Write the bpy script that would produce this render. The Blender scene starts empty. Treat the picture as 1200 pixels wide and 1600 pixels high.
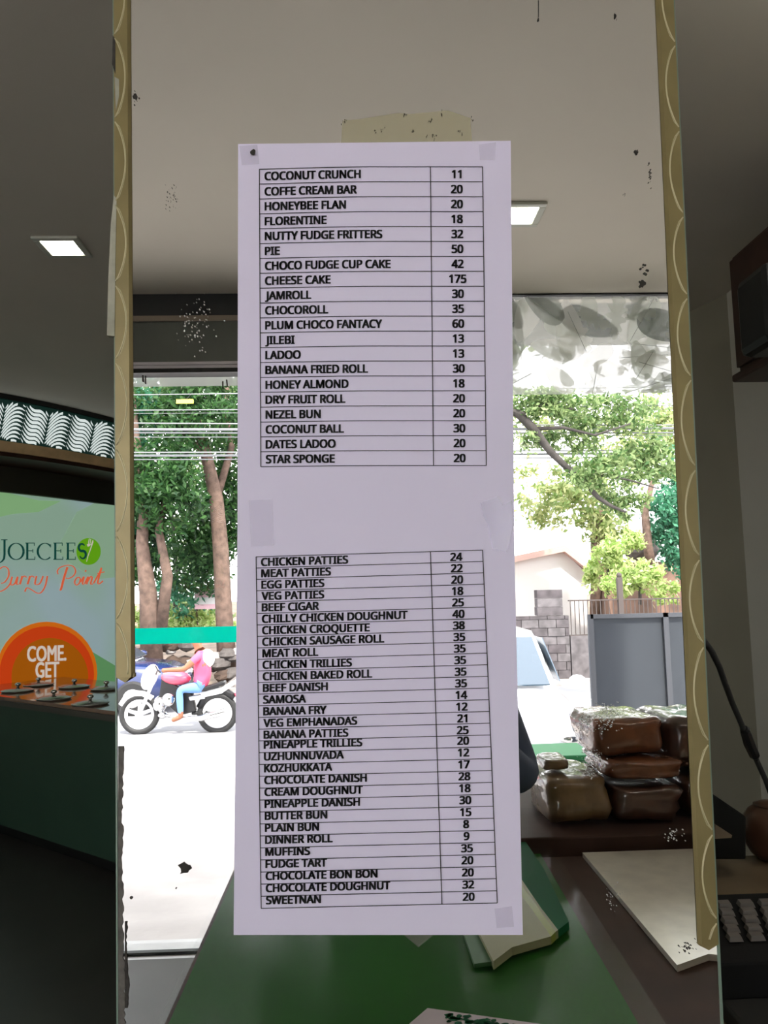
import bpy, math, random
import numpy as np
from mathutils import Vector, Matrix, noise

random.seed(7)
S = bpy.context.scene
COL = S.collection

# ------------------------------------------------------------------ camera
PITCH, ROLL, YAW = math.radians(5.9), math.radians(-1.2), math.radians(2.0)
EYE = Vector((0, 0, 1.55))
FWD = Vector((math.sin(YAW) * math.cos(PITCH), math.cos(YAW) * math.cos(PITCH), math.sin(PITCH)))
_r = Vector((math.cos(YAW), -math.sin(YAW), 0))
_u = _r.cross(FWD)
RIGHT = math.cos(ROLL) * _r + math.sin(ROLL) * _u
UP = -math.sin(ROLL) * _r + math.cos(ROLL) * _u
cam = bpy.data.cameras.new('camera')
cam.sensor_fit = 'HORIZONTAL'; cam.sensor_width = 36.0; cam.lens = 36.0
cam.clip_start = 0.02; cam.clip_end = 500
co = bpy.data.objects.new('camera', cam); COL.objects.link(co)
m3 = Matrix((RIGHT, UP, -FWD)).transposed()
co.matrix_world = Matrix.Translation(EYE) @ m3.to_4x4()
S.camera = co

# ------------------------------------------------------------------ light and exposure
S.view_settings.view_transform = 'Standard'
S.view_settings.look = 'None'
S.view_settings.gamma = 1.0
S.view_settings.use_curve_mapping = False
S.view_settings.exposure = 0.0
w = bpy.data.worlds.new('overcast_sky'); S.world = w; w.use_nodes = True
nt = w.node_tree; bg = nt.nodes['Background']
tc = nt.nodes.new('ShaderNodeTexCoord'); sep = nt.nodes.new('ShaderNodeSeparateXYZ')
rp = nt.nodes.new('ShaderNodeValToRGB')
nt.links.new(tc.outputs['Generated'], sep.inputs[0]); nt.links.new(sep.outputs[2], rp.inputs[0])
nt.links.new(rp.outputs[0], bg.inputs[0])
rp.color_ramp.elements[0].color = (0.945, 0.95, 1.0, 1); rp.color_ramp.elements[1].color = (0.86, 0.90, 1.0, 1)
SKY = 5.6
bg.inputs[1].default_value = SKY
sun = bpy.data.lights.new('sun', 'SUN'); sun.energy = 9.0; sun.angle = math.radians(3); sun.color = (1, .96, .88)
so = bpy.data.objects.new('sun', sun); COL.objects.link(so)
so.rotation_euler = Vector((0.25, 1.0, 1.55)).normalized().to_track_quat('Z', 'Y').to_euler()
S.cycles.max_bounces = 10; S.cycles.diffuse_bounces = 5; S.cycles.glossy_bounces = 5
S.cycles.transparent_max_bounces = 24; S.cycles.sample_clamp_indirect = 8.0

# ------------------------------------------------------------------ helpers
MY = 0.6                                     # the mirror's plane
def ray(u, v): return FWD + RIGHT * ((u - 600) / 1200) - UP * ((v - 800) / 1200)
def PY(u, v, y):
    d = ray(u, v); return EYE + d * (y / d.y)
def PZ(u, v, z):
    d = ray(u, v); return EYE + d * ((z - EYE.z) / d.z)
def PX(u, v, x):
    d = ray(u, v); return EYE + d * (x / d.x)
def PP(u, v, p0, n):
    d = ray(u, v); return EYE + d * ((p0 - EYE).dot(n) / d.dot(n))
def refl(p): return Vector((p[0], 2 * MY - p[1], p[2]))
def lin(r, g, b):
    f = lambda c: (c / 255 / 12.92) if c <= 10 else ((c / 255 + .055) / 1.055) ** 2.4
    return (f(r), f(g), f(b), 1)

def mat(name, col, rough=.6, metal=0, spec=.5, emit=None, es=1, coat=0, noise_amt=0, nscale=8, bump=0, bscale=30, alpha=1, trans=0, coord='Object'):
    m = bpy.data.materials.new(name); m.use_nodes = True
    t = m.node_tree; b = t.nodes['Principled BSDF']
    b.inputs['Base Color'].default_value = col
    b.inputs['Roughness'].default_value = rough; b.inputs['Metallic'].default_value = metal
    b.inputs['Specular IOR Level'].default_value = spec
    b.inputs['Coat Weight'].default_value = coat; b.inputs['Coat Roughness'].default_value = .03
    b.inputs['Alpha'].default_value = alpha
    b.inputs['Transmission Weight'].default_value = trans
    if emit: b.inputs['Emission Color'].default_value = emit; b.inputs['Emission Strength'].default_value = es
    if noise_amt or bump:
        tc = t.nodes.new('ShaderNodeTexCoord')
    if noise_amt:
        n = t.nodes.new('ShaderNodeTexNoise'); n.inputs['Scale'].default_value = nscale; n.inputs['Detail'].default_value = 5
        r = t.nodes.new('ShaderNodeMapRange'); r.inputs[1].default_value = .3; r.inputs[2].default_value = .7
        r.inputs[3].default_value = 1 - noise_amt; r.inputs[4].default_value = 1 + noise_amt
        mx = t.nodes.new('ShaderNodeVectorMath'); mx.operation = 'SCALE'
        mx.inputs[0].default_value = col[:3]
        t.links.new(tc.outputs[coord], n.inputs['Vector']); t.links.new(n.outputs[0], r.inputs[0])
        t.links.new(r.outputs[0], mx.inputs['Scale']); t.links.new(mx.outputs[0], b.inputs['Base Color'])
    if bump:
        n2 = t.nodes.new('ShaderNodeTexNoise'); n2.inputs['Scale'].default_value = bscale; n2.inputs['Detail'].default_value = 4
        bp = t.nodes.new('ShaderNodeBump'); bp.inputs['Strength'].default_value = bump; bp.inputs['Distance'].default_value = .01
        t.links.new(tc.outputs[coord], n2.inputs['Vector']); t.links.new(n2.outputs[0], bp.inputs['Height']); t.links.new(bp.outputs[0], b.inputs['Normal'])
        if coat: t.links.new(bp.outputs[0], b.inputs['Coat Normal'])
    return m

def front_only(t, fr, mix):
    # a thin sheet reflects on its outer faces only (no total reflection inside an unrefracted slab)
    g = t.nodes.new('ShaderNodeNewGeometry'); m = t.nodes.new('ShaderNodeMath'); m.operation = 'SUBTRACT'; m.inputs[0].default_value = 1
    k = t.nodes.new('ShaderNodeMath'); k.operation = 'MULTIPLY'
    t.links.new(g.outputs['Backfacing'], m.inputs[1]); t.links.new(m.outputs[0], k.inputs[0]); t.links.new(fr.outputs[0], k.inputs[1]); t.links.new(k.outputs[0], mix.inputs[0])
def clear_mat(name, tint, op, rough=.02, ior=1.4):
    """thin sheet: part see-through, part diffuse/glossy"""
    m = bpy.data.materials.new(name); m.use_nodes = True; t = m.node_tree
    t.nodes.remove(t.nodes['Principled BSDF']); out = t.nodes['Material Output']
    tr = t.nodes.new('ShaderNodeBsdfTransparent'); tl = t.nodes.new('ShaderNodeBsdfTranslucent'); df = t.nodes.new('ShaderNodeBsdfDiffuse')
    gl = t.nodes.new('ShaderNodeBsdfGlossy'); gl.inputs['Roughness'].default_value = rough
    tl.inputs[0].default_value = tint; df.inputs[0].default_value = tint
    a = t.nodes.new('ShaderNodeMixShader'); a.inputs[0].default_value = .5
    b = t.nodes.new('ShaderNodeMixShader'); b.inputs[0].default_value = op
    c = t.nodes.new('ShaderNodeMixShader'); fr = t.nodes.new('ShaderNodeFresnel'); fr.inputs[0].default_value = ior
    t.links.new(df.outputs[0], a.inputs[1]); t.links.new(tl.outputs[0], a.inputs[2])
    t.links.new(tr.outputs[0], b.inputs[1]); t.links.new(a.outputs[0], b.inputs[2])
    front_only(t, fr, c); t.links.new(b.outputs[0], c.inputs[1]); t.links.new(gl.outputs[0], c.inputs[2])
    t.links.new(c.outputs[0], out.inputs[0])
    return m

def leaf_mat(name, c1, c2):
    m = bpy.data.materials.new(name); m.use_nodes = True; t = m.node_tree
    b = t.nodes['Principled BSDF']; out = t.nodes['Material Output']
    g = t.nodes.new('ShaderNodeNewGeometry'); r = t.nodes.new('ShaderNodeValToRGB')
    r.color_ramp.elements[0].color = c1; r.color_ramp.elements[1].color = c2
    t.links.new(g.outputs['Random Per Island'], r.inputs[0])
    tl = t.nodes.new('ShaderNodeBsdfTranslucent'); mx = t.nodes.new('ShaderNodeMixShader'); mx.inputs[0].default_value = .45
    t.links.new(r.outputs[0], b.inputs['Base Color']); t.links.new(r.outputs[0], tl.inputs[0])
    b.inputs['Roughness'].default_value = .5
    t.links.new(b.outputs[0], mx.inputs[1]); t.links.new(tl.outputs[0], mx.inputs[2]); t.links.new(mx.outputs[0], out.inputs[0])
    return m

ORG = {}
def tag(o, label=None, cat=None, group=None, kind=None):
    if label: o['label'] = label
    if cat: o['category'] = cat
    if group: o['group'] = group
    if kind: o['kind'] = kind
    return o
def thing(name, label, cat, loc, group=None):
    o = bpy.data.objects.new(name, None); COL.objects.link(o); o.location = loc; o.empty_display_size = .05
    ORG[o.name] = Vector(loc); return tag(o, label, cat, group)

class MB:
    """collects shapes in world coordinates; virt=True takes coordinates as seen in the mirror and puts them where the thing stands"""
    def __init__(s, virt=False): s.v = []; s.f = []; s.virt = virt
    def add(s, vs, fs):
        n = len(s.v); s.v += [tuple(p) for p in vs]; s.f += [tuple(i + n for i in f) for f in fs]; return s
    def box(s, a, b):
        x0, y0, z0 = a; x1, y1, z1 = b
        return s.add([(x0,y0,z0),(x1,y0,z0),(x1,y1,z0),(x0,y1,z0),(x0,y0,z1),(x1,y0,z1),(x1,y1,z1),(x0,y1,z1)],
                     [(0,3,2,1),(4,5,6,7),(0,1,5,4),(1,2,6,5),(2,3,7,6),(3,0,4,7)])
    def slab(s, pts, off):
        """polygon pts extruded by the vector off"""
        n = len(pts); off = Vector(off); pts = [Vector(p) for p in pts]
        nrm = Vector((0, 0, 0))
        for i in range(n): nrm += pts[i].cross(pts[(i + 1) % n])
        if nrm.dot(off) > 0: pts = pts[::-1]
        return s.add(pts + [p + off for p in pts], [tuple(range(n)), tuple(range(2*n-1, n-1, -1))] + [(i, i+n, (i+1) % n + n, (i+1) % n) for i in range(n)])
    def tube(s, pts, r, n=8, cap=True):
        pts = [Vector(p) for p in pts]; k = len(pts); rs = r if hasattr(r, '__len__') else [r] * k
        ring = []; prev = None
        for i, p in enumerate(pts):
            d = (pts[min(i+1, k-1)] - pts[max(i-1, 0)]).normalized()
            a = prev if prev is not None else (Vector((0, 0, 1)) if abs(d.z) < .9 else Vector((1, 0, 0)))
            a = (a - d * a.dot(d)).normalized(); prev = a; b = d.cross(a)
            ring += [p + (a * math.cos(t) + b * math.sin(t)) * rs[i] for t in [2*math.pi*j/n for j in range(n)]]
        f = [(i*n+j, i*n+(j+1) % n, (i+1)*n+(j+1) % n, (i+1)*n+j) for i in range(k-1) for j in range(n)]
        if cap: f += [tuple(range(n-1, -1, -1)), tuple(range((k-1)*n, k*n))]
        return s.add(ring, f)
    def ell(s, c, r, nu=12, nv=8, fn=None):
        vs = []; fs = []
        for i in range(nv + 1):
            ph = math.pi * i / nv
            for j in range(nu):
                th = 2 * math.pi * j / nu
                d = Vector((math.sin(ph) * math.cos(th), math.sin(ph) * math.sin(th), math.cos(ph)))
                if fn: d = fn(d)
                vs.append((c[0] + r[0]*d.x, c[1] + r[1]*d.y, c[2] + r[2]*d.z))
        for i in range(nv):
            for j in range(nu): fs.append((i*nu+j, (i+1)*nu+j, (i+1)*nu+(j+1) % nu, i*nu+(j+1) % nu))
        return s.add(vs, fs)
    def lathe(s, c, prof, n=20, axis='z'):
        vs = []; k = len(prof)
        for r, h in prof:
            for j in range(n):
                t = 2*math.pi*j/n; a, b = r*math.cos(t), r*math.sin(t)
                vs.append({'z': (c[0]+a, c[1]+b, c[2]+h), 'y': (c[0]+a, c[1]+h, c[2]-b)}[axis])
        fs = [(i*n+j, i*n+(j+1) % n, (i+1)*n+(j+1) % n, (i+1)*n+j) for i in range(k-1) for j in range(n)]
        return s.add(vs, fs)
    def build(s, name, m, parent=None, smooth=False, bevel=0, kind=None):
        v = [(x, 2*MY - y, z) for x, y, z in s.v] if s.virt else s.v
        f = [q[::-1] for q in s.f] if s.virt else s.f
        o0 = ORG.get(parent.name, Vector()) if parent else Vector()
        if parent is None and v:
            a = np.array(v); lo, hi = a.min(0), a.max(0); o0 = Vector(((lo[0]+hi[0])/2, (lo[1]+hi[1])/2, lo[2]))
        me = bpy.data.meshes.new(name)
        me.from_pydata([(x-o0.x, y-o0.y, z-o0.z) for x, y, z in v], [], f); me.update()
        for mm in (m if isinstance(m, (list, tuple)) else [m]): me.materials.append(mm)
        if smooth: me.polygons.foreach_set('use_smooth', [True] * len(me.polygons))
        o = bpy.data.objects.new(name, me); COL.objects.link(o)
        if parent: o.parent = parent
        else: o.location = o0
        ORG[o.name] = o0
        if bevel:
            b = o.modifiers.new('bevel', 'BEVEL'); b.width = bevel; b.segments = 2; b.limit_method = 'ANGLE'
        if kind: o['kind'] = kind
        return o
def struct(mb, name, m, **k):
    o = mb.build(name, m, **k); o['kind'] = 'structure'; return o

# ------------------------------------------------------------------ materials
M = {}
M['ceil'] = mat('painted_ceiling', (.665, .62, .535, 1), .8, noise_amt=.03, nscale=1.5)
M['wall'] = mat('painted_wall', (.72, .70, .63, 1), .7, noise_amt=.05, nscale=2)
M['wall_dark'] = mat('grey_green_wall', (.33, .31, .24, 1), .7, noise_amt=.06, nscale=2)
M['floor'] = mat('dark_floor_tile', (.05, .045, .042, 1), .35, noise_amt=.2, nscale=3)
M['paper'] = mat('sky_tinted_paper', (.815, .755, .93, 1), .85, spec=.2, noise_amt=.012, nscale=6)  # lilac tint carries the bluish sky light on white paper
M['ink'] = mat('black_ink', (.012, .012, .016, 1), .6)
M['strip'] = mat('aged_gold_strip', lin(142, 128, 86), .34, metal=.35, noise_amt=.12, nscale=30)
M['etch'] = mat('pale_etched_curve', lin(205, 195, 155), .35, metal=.1)
M['tarnish'] = mat('dark_tarnish', lin(52, 48, 42), .8, noise_amt=.3, nscale=300)
M['tarnish_pale'] = mat('pale_tarnish', lin(205, 205, 200), .7)
M['edge'] = mat('glass_edge_green', lin(120, 140, 125), .3)
M['plaster'] = mat('pale_plaster', lin(170, 168, 150), .9, noise_amt=.2, nscale=60)
M['black'] = mat('black_plastic', (.012, .012, .013, 1), .35)
M['rubber'] = mat('black_rubber', (.02, .02, .02, 1), .6)
M['wood'] = mat('dark_brown_wood', lin(62, 36, 26), .4, noise_amt=.25, nscale=12)
M['woodtrim'] = mat('light_brown_wood_trim', lin(222, 190, 142), .45, noise_amt=.15, nscale=10)
M['counterwood'] = mat('dark_counter_wood', lin(70, 52, 44), .6, spec=.2, noise_amt=.2, nscale=10)
M['tabletop'] = mat('brown_tabletop', lin(120, 104, 84), .35, noise_amt=.15, nscale=14)
M['chrome'] = mat('chrome', (.8, .8, .8, 1), .12, metal=1)
M['white'] = mat('white_paint', (.8, .8, .8, 1), .4)
M['steel'] = mat('steel', (.55, .55, .53, 1), .3, metal=.9)

def mirror_mat():
    m = bpy.data.materials.new('silvered_glass'); m.use_nodes = True; t = m.node_tree
    b = t.nodes['Principled BSDF']
    b.inputs['Metallic'].default_value = 1; b.inputs['Roughness'].default_value = 0.0
    b.inputs['Base Color'].default_value = (.93, .92, .90, 1)
    return m
M['mirror'] = mirror_mat()
def pane_mat():
    m = bpy.data.materials.new('window_glass'); m.use_nodes = True; t = m.node_tree
    t.nodes.remove(t.nodes['Principled BSDF']); out = t.nodes['Material Output']
    tr = t.nodes.new('ShaderNodeBsdfTransparent'); tr.inputs[0].default_value = (.965, .96, .955, 1)
    gl = t.nodes.new('ShaderNodeBsdfGlossy'); gl.inputs['Roughness'].default_value = 0
    fr = t.nodes.new('ShaderNodeFresnel'); fr.inputs[0].default_value = 1.45
    mx = t.nodes.new('ShaderNodeMixShader')
    front_only(t, fr, mx); t.links.new(tr.outputs[0], mx.inputs[1]); t.links.new(gl.outputs[0], mx.inputs[2]); t.links.new(mx.outputs[0], out.inputs[0])
    return m
M['pane'] = pane_mat()

# ================================================================== STRUCTURE
WF = -2.47                                   # shop front (real y)
H = 3.0
struct(MB().box((-4.2, WF - .1, H), (2.3, 8.0, H + .1)), 'ceiling', M['ceil'])
struct(MB().box((-4.2, WF + .16, -.1), (2.3, 8.0, 0)), 'floor', M['floor'])
struct(MB().box((-4.3, WF, 0), (-4.2, 8.0, H)), 'wall_left', M['wall'])
struct(MB().box((1.87, WF, 0), (1.99, 3.66, H)), 'wall_right', M['wall'])
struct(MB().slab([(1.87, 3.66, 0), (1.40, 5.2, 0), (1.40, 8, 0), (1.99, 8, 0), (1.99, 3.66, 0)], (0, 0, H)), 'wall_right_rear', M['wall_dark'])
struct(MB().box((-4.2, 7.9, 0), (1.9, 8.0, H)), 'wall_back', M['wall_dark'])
# pillar behind the mirror
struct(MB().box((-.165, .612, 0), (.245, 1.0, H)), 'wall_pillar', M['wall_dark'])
# shop front
fr = MB().box((-4.2, WF - .05, 2.56), (-4.15, WF + .05, H))
def front_window(n, x0, x1, lowtrim):
    f = MB()
    for a, b in ((x0, x0 + .05), (x1 - .05, x1)): f.box((a, WF - .03, .012), (b, WF + .03, H))
    f.box((x0 + .05, WF - .03, H - .008), (x1 - .05, WF + .03, H))
    o = struct(f, 'window_%d' % n, M['frame'])
    p = MB().box((x0 + .05, WF - .004, .001), (x1 - .05, WF + .004, H - .008)).build('window_pane', M['pane'], o)
    return o
M['frame'] = mat('dark_window_frame', lin(40, 40, 42), .4, metal=.4)
W1 = front_window(1, -4.2, -2.2, 0); W2 = front_window(2, -2.2, .05, 0); W3 = front_window(3, .05, 1.87, 0)
# threshold and roof slab outside
struct(MB().box((-4.2, WF - .03, -.3), (1.99, WF + .16, -.002)), 'trim_1', mat('grey_threshold', lin(195, 195, 192), .5, noise_amt=.1, nscale=6))
struct(MB().box((-4.2, WF + .10, 0), (1.87, WF + .125, .012)), 'trim_2', M['black'])
struct(MB().box((-4.6, WF - 1.1, H + .1), (2.6, 8.2, 4.3)), 'trim_3', mat('dark_soffit', (.22, .22, .21, 1), .8))

# ================================================================== MIRROR ON THE PILLAR
def mxl(z): return -.195 + (2.045 - z) * .0187
def mxr(z): return .277 - (2.048 - z) * .0157
mir = thing('pillar_mirror', 'tall mirror panel with gold patterned edge strips fixed to the pillar', 'mirror', (.03, MY, 1.02))
zt, zb = 2.7, 1.02
MB().slab([(mxl(zb), MY, zb), (mxr(zb), MY, zb), (mxr(zt), MY, zt), (mxl(zt), MY, zt)], (0, .006, 0)).build('mirror_glass', M['mirror'], mir)
def strip(side, z0, z1, jag):
    mb = MB(); w = .0136 if side < 0 else .0152
    xo = mxl if side < 0 else mxr
    sgn = 1 if side < 0 else -1
    n = 60; pts = []
    for i in range(n + 1):
        z = z0 + (z1 - z0) * i / n
        pts.append((xo(z) + sgn * w, z))
    th = .004
    for i in range(n):
        za, zb_ = pts[i][1], pts[i+1][1]
        ja = (random.uniform(-.0006, .0006) if jag and i % 3 == 0 else 0)
        a0, a1 = xo(za), xo(zb_); b0, b1 = pts[i][0], pts[i+1][0]
        c0, c1 = b0 - sgn * .002, b1 - sgn * .002
        vs = [(a0, MY, za), (a1, MY, zb_), (a1, MY - th * .6, zb_), (a0, MY - th * .6, za),
              (c0, MY - th, za), (c1, MY - th, zb_), (b0, MY - .0005, za), (b1, MY - .0005, zb_)]
        if side > 0: fs = [(0, 1, 2, 3), (3, 2, 5, 4), (4, 5, 7, 6)]
        else: fs = [(0, 3, 2, 1), (3, 4, 5, 2), (4, 6, 7, 5)]
        mb.add(vs, fs)
    # broken end cap
    za = pts[0][1]
    mb.slab([(xo(za), MY, za), (pts[0][0], MY, za), (pts[0][0], MY, za - (.0 if side > 0 else -.003)), ((xo(za) + pts[0][0]) / 2, MY, za - .004)], (0, -th * .6, 0))
    o = mb.build('edge_strip', M['strip'], mir)
    o['label'] = 'gold brown edge strip with scalloped line, ' + ('left edge, broken off at its foot' if side < 0 else 'right edge')
    # scalloped line as raised ribbons
    joints = [-60, 60, 190, 320, 445, 565, 700, 835, 970, 1105] if side < 0 else [-60, 72, 205, 338, 465, 592, 732, 872, 1008, 1160, 1300, 1438, 1575]
    for k in range(len(joints) - 1):
        p0 = PY(183 if side < 0 else 1065, joints[k], MY); p1 = PY(183 if side < 0 else 1085, joints[k+1], MY)
        za, zb_ = p0.z - .002, p1.z + .002
        for (d, rr, wd) in ((0, .0006, 1), (-.0016, .00032, .9)):
            ps = []
            for i in range(17):
                t = i / 16; z = za + (zb_ - za) * t
                if z < z0 + .001: break
                bul = math.sin(math.pi * t) ** .8 * w * .62 * wd
                x = xo(z) + sgn * (bul + .0009 + (d * -1 if bul > .002 else 0))
                ps.append((x, MY - th * (.6 + .4 * min(1, (bul + .001) / w)) - .0001, z))
            if len(ps) > 2: MB().tube(ps, rr, 6).build('etched_curve', M['etch'], o, smooth=True)
    return o
strip(-1, PY(190, 1058, MY).z, 2.69, True)
strip(1, PY(1100, 1474, MY).z, 2.69, False)
# glass edge lines beside the strips
MB().slab([(mxr(1.02), MY - .001, 1.02), (mxr(1.02) + .0016, MY - .001, 1.02), (mxr(2.7) + .0016, MY - .001, 2.7), (mxr(2.7), MY - .001, 2.7)], (0, .009, 0)).build('glass_edge', M['edge'], mir)
MB().slab([(mxl(1.02) - .0012, MY - .001, 1.02), (mxl(1.02), MY - .001, 1.02), (mxl(2.7), MY - .001, 2.7), (mxl(2.7) - .0012, MY - .001, 2.7)], (0, .009, 0)).build('glass_edge', M['edge'], mir)

def jagged(u, v, ru, rv, n=14, j=.35):
    return [(u + ru * math.cos(2*math.pi*i/n) * random.uniform(1-j, 1+j), v + rv * math.sin(2*math.pi*i/n) * random.uniform(1-j, 1+j)) for i in range(n)]
def patch(mb, poly, y, th=.0002):
    return mb.slab([PY(u, v, y) for u, v in poly], (0, th, 0))
def spot(u, v, ru, rv, m='tarnish', specks=0, sr=2.0, blob=True):
    mb = MB()
    if blob: patch(mb, jagged(u, v, ru * .55, rv * .55), MY - .0006)
    for _ in range(specks):
        a = random.gauss(0, .5); b = random.gauss(0, .5); r = random.uniform(.3, 1) * sr
        patch(mb, jagged(u + a * ru, v + b * rv, r, r, 6), MY - .0006)
    o = mb.build('tarnish_spot', M[m], mir)
    if specks > 15: o['kind'] = 'stuff'
    return o
spot(1004, 443, 8, 9, specks=8); spot(1008, 424, 6, 9, specks=9, blob=False, sr=2.4); spot(994, 238, 4, 6, specks=8)
spot(1016, 268, 3, 24, specks=26, sr=.9, blob=False); spot(975, 305, 4, 5, specks=4, sr=1, blob=False); spot(211, 150, 6, 9, specks=14, sr=1.3)
spot(961, 25, 3, 7, specks=5, sr=1); spot(841, 30, 2, 5, specks=2); spot(289, 1357, 17, 17); spot(205, 1403, 4, 4); spot(275, 1388, 2, 2)
spot(305, 505, 26, 40, 'tarnish_pale', specks=90, sr=1.2, blob=False); spot(266, 305, 12, 22, specks=40, sr=.7, blob=False)
spot(947, 1120, 22, 24, 'tarnish_pale', specks=150, sr=.9, blob=False); spot(925, 1190, 20, 22, 'tarnish_pale', specks=150, sr=.9, blob=False)
spot(912, 1128, 14, 14, 'tarnish_pale', specks=70, sr=.9, blob=False)
spot(1050, 1305, 18, 12, 'tarnish_pale', specks=30, sr=1, blob=False)
spot(1020, 468, 8, 4, 'tarnish_pale', specks=6, sr=1.5, blob=False); spot(1074, 1482, 12, 10, specks=30, sr=1.3, blob=False)
spot(958, 1400, 14, 20, 'tarnish_pale', specks=40, sr=.8, blob=False)
for poly in ([(222, 586), (224, 586), (225, 597), (222, 596)], [(226, 587), (228, 587), (228, 600), (226, 599)], [(347, 596), (349, 595), (349, 606), (347, 606)],
             [(353, 593), (355, 593), (356, 603), (354, 604)], [(841, 0), (842, 0), (842, 26), (841, 26)]):
    patch(MB(), poly, MY - .0006).build('tarnish_spot', M['tarnish'], mir)
# ragged desilvered border low on the left edge
def ragged(vs, base, amp, m, u0):
    L, R = [], []
    for i, v in enumerate(vs):
        R.append((base(v) + random.uniform(-amp, amp), v)); L.append((u0, v))
    mb = MB()
    for i in range(len(vs) - 1):
        mb.slab([PY(*L[i], MY - .0006), PY(*R[i], MY - .0006), PY(*R[i+1], MY - .0006), PY(*L[i+1], MY - .0006)], (0, .0002, 0))
    o = mb.build('tarnished_border', M[m], mir); return o
M['tarnish_grey'] = mat('grey_tarnish', lin(96, 92, 86), .8, noise_amt=.3, nscale=150)
ragged([1166 + 6 * i for i in range(74)], lambda v: 191 + (3 if v < 1185 else 0) + max(0, (v - 1380)) * .02, 2.2, 'tarnish_grey', 184.5)
ragged([1440 + 5 * i for i in range(28)], lambda v: 199 + 2 * math.sin(v * .05), 1.6, 'tarnish', 195)
# broken plaster filler at the outer left edge
for k, poly in enumerate(([(178, 305), (182, 310), (180, 420), (179, 525), (167, 524), (169, 440), (173, 350)], [(179, 120), (190, 126), (186, 150), (181, 172)], [(176, 55), (180, 60), (180, 115), (175, 100)])):
    MB().slab([PY(u, v, MY - .003) for u, v in poly], (0, .006, 0)).build('plaster_filler', M['plaster'] if k < 2 else M['tarnish'], mir)
# old tape residue above the sheets
M['residue'] = clear_mat('old_tape_residue', lin(200, 190, 140), .16, .4)
patch(MB(), [(535, 188), (560, 186), (622, 176), (640, 178), (700, 172), (735, 184), (738, 224), (533, 224)], MY - .0005).build('tape_residue', M['residue'], mir)
for (u, v, n_) in ((541, 190, 5), (596, 205, 6), (632, 178, 5), (646, 205, 5), (671, 190, 6), (676, 214, 10), (689, 176, 6), (735, 185, 4), (718, 208, 5)):
    spot(u, v, 7, 5, specks=n_, sr=1.1, blob=False)

# ================================================================== MENU SHEETS
def text_mesh(body, bold=0.0, font=None, res=3):
    c = bpy.data.curves.new('t', 'FONT'); c.body = body; c.size = 1; c.offset = bold; c.resolution_u = res
    if font: c.font = font
    o = bpy.data.objects.new('t', c); COL.objects.link(o)
    dg = bpy.context.evaluated_depsgraph_get(); me = bpy.data.meshes.new_from_object(o.evaluated_get(dg))
    v = [tuple(p.co[:2]) for p in me.vertices]; f = [tuple(p.vertices) for p in me.polygons]
    bpy.data.objects.remove(o); bpy.data.curves.remove(c); bpy.data.meshes.remove(me)
    return v, f
try:
    FONT = bpy.data.fonts.load(bpy.utils.system_resource('DATAFILES') + '/fonts/NotoSansHebrew-Regular.woff2')
    FB = 0.0
except Exception:
    FONT = None; FB = 0.0
def extent(v): return min(p[0] for p in v), max(p[0] for p in v)
_ref, _ = text_mesh('CHOCO FUDGE CUP CAKE', FB, FONT); a, b = extent(_ref); SX = 195 / (b - a)
_c = [p[1] for p in text_mesh('H', FB, FONT)[0]]; CAP = max(_c) - min(_c); CAP0 = min(_c)

SY = MY - .0022                              # front face of the paper
def paper(name, label, corners, curl):
    t = thing(name, label, 'paper sheet', PY(590, corners[3][1], MY - .001))
    nx, ny = 12, 16; vs = []; 
    for k in (0, 1):
        for j in range(ny + 1):
            for i in range(nx + 1):
                s, q = i / nx, j / ny
                u = (corners[0][0] * (1-s) + corners[1][0] * s) * (1-q) + (corners[3][0] * (1-s) + corners[2][0] * s) * q
                v = (corners[0][1] * (1-s) + corners[1][1] * s) * (1-q) + (corners[3][1] * (1-s) + corners[2][1] * s) * q
                y = SY + .00025 * math.sin(6 * s + 2) * math.sin(5 * q) * .6 + (.0003 if k else 0)
                vs.append(PY(u, v, y))
    N = (nx + 1) * (ny + 1); fs = []
    for j in range(ny):
        for i in range(nx):
            a = j * (nx + 1) + i; fs.append((a, a + nx + 1, a + nx + 2, a + 1)); fs.append((N + a, N + a + 1, N + a + nx + 2, N + a + nx + 1))
    ed = [i for i in range(nx + 1)] + [j * (nx + 1) + nx for j in range(1, ny + 1)] + [ny * (nx + 1) + i for i in range(nx - 1, -1, -1)] + [j * (nx + 1) for j in range(ny - 1, 0, -1)]
    for a, b in zip(ed, ed[1:] + ed[:1]): fs.append((a, b, N + b, N + a))
    MB().add(vs, fs).build('paper', M['paper'], t, smooth=False)
    return t
INK = SY - .0006
def line(mb, pts, wpx=1.1):
    for (a, b) in zip(pts, pts[1:]):
        d = Vector((b[0]-a[0], b[1]-a[1])); n = Vector((-d.y, d.x)).normalized() * wpx / 2
        mb.slab([PY(a[0]+n.x, a[1]+n.y, INK), PY(b[0]+n.x, b[1]+n.y, INK), PY(b[0]-n.x, b[1]-n.y, INK), PY(a[0]-n.x, a[1]-n.y, INK)], (0, .0001, 0))
def lettering(mb, body, u0, vfun, h, center=False, sx=None, off=0):
    v, f = text_mesh(body, FB, FONT); a, b = extent(v); sx = sx or SX
    if center: u0 = u0 - (b - a) * sx / 2
    for du, dv in ((-.85, -.42), (.0, .42), (.85, -.42), (-.85, .42), (.85, .42), (0, -.42), (-.4, 0), (.4, 0)):
        out = []
        for x, y in v:
            u = u0 + (x - a) * sx + du; vv = vfun(u) + dv + off + h / 2 - (y - CAP0) / CAP * h
            out.append(PY(u, vv, INK))
        mb.add(out, f)
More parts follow.
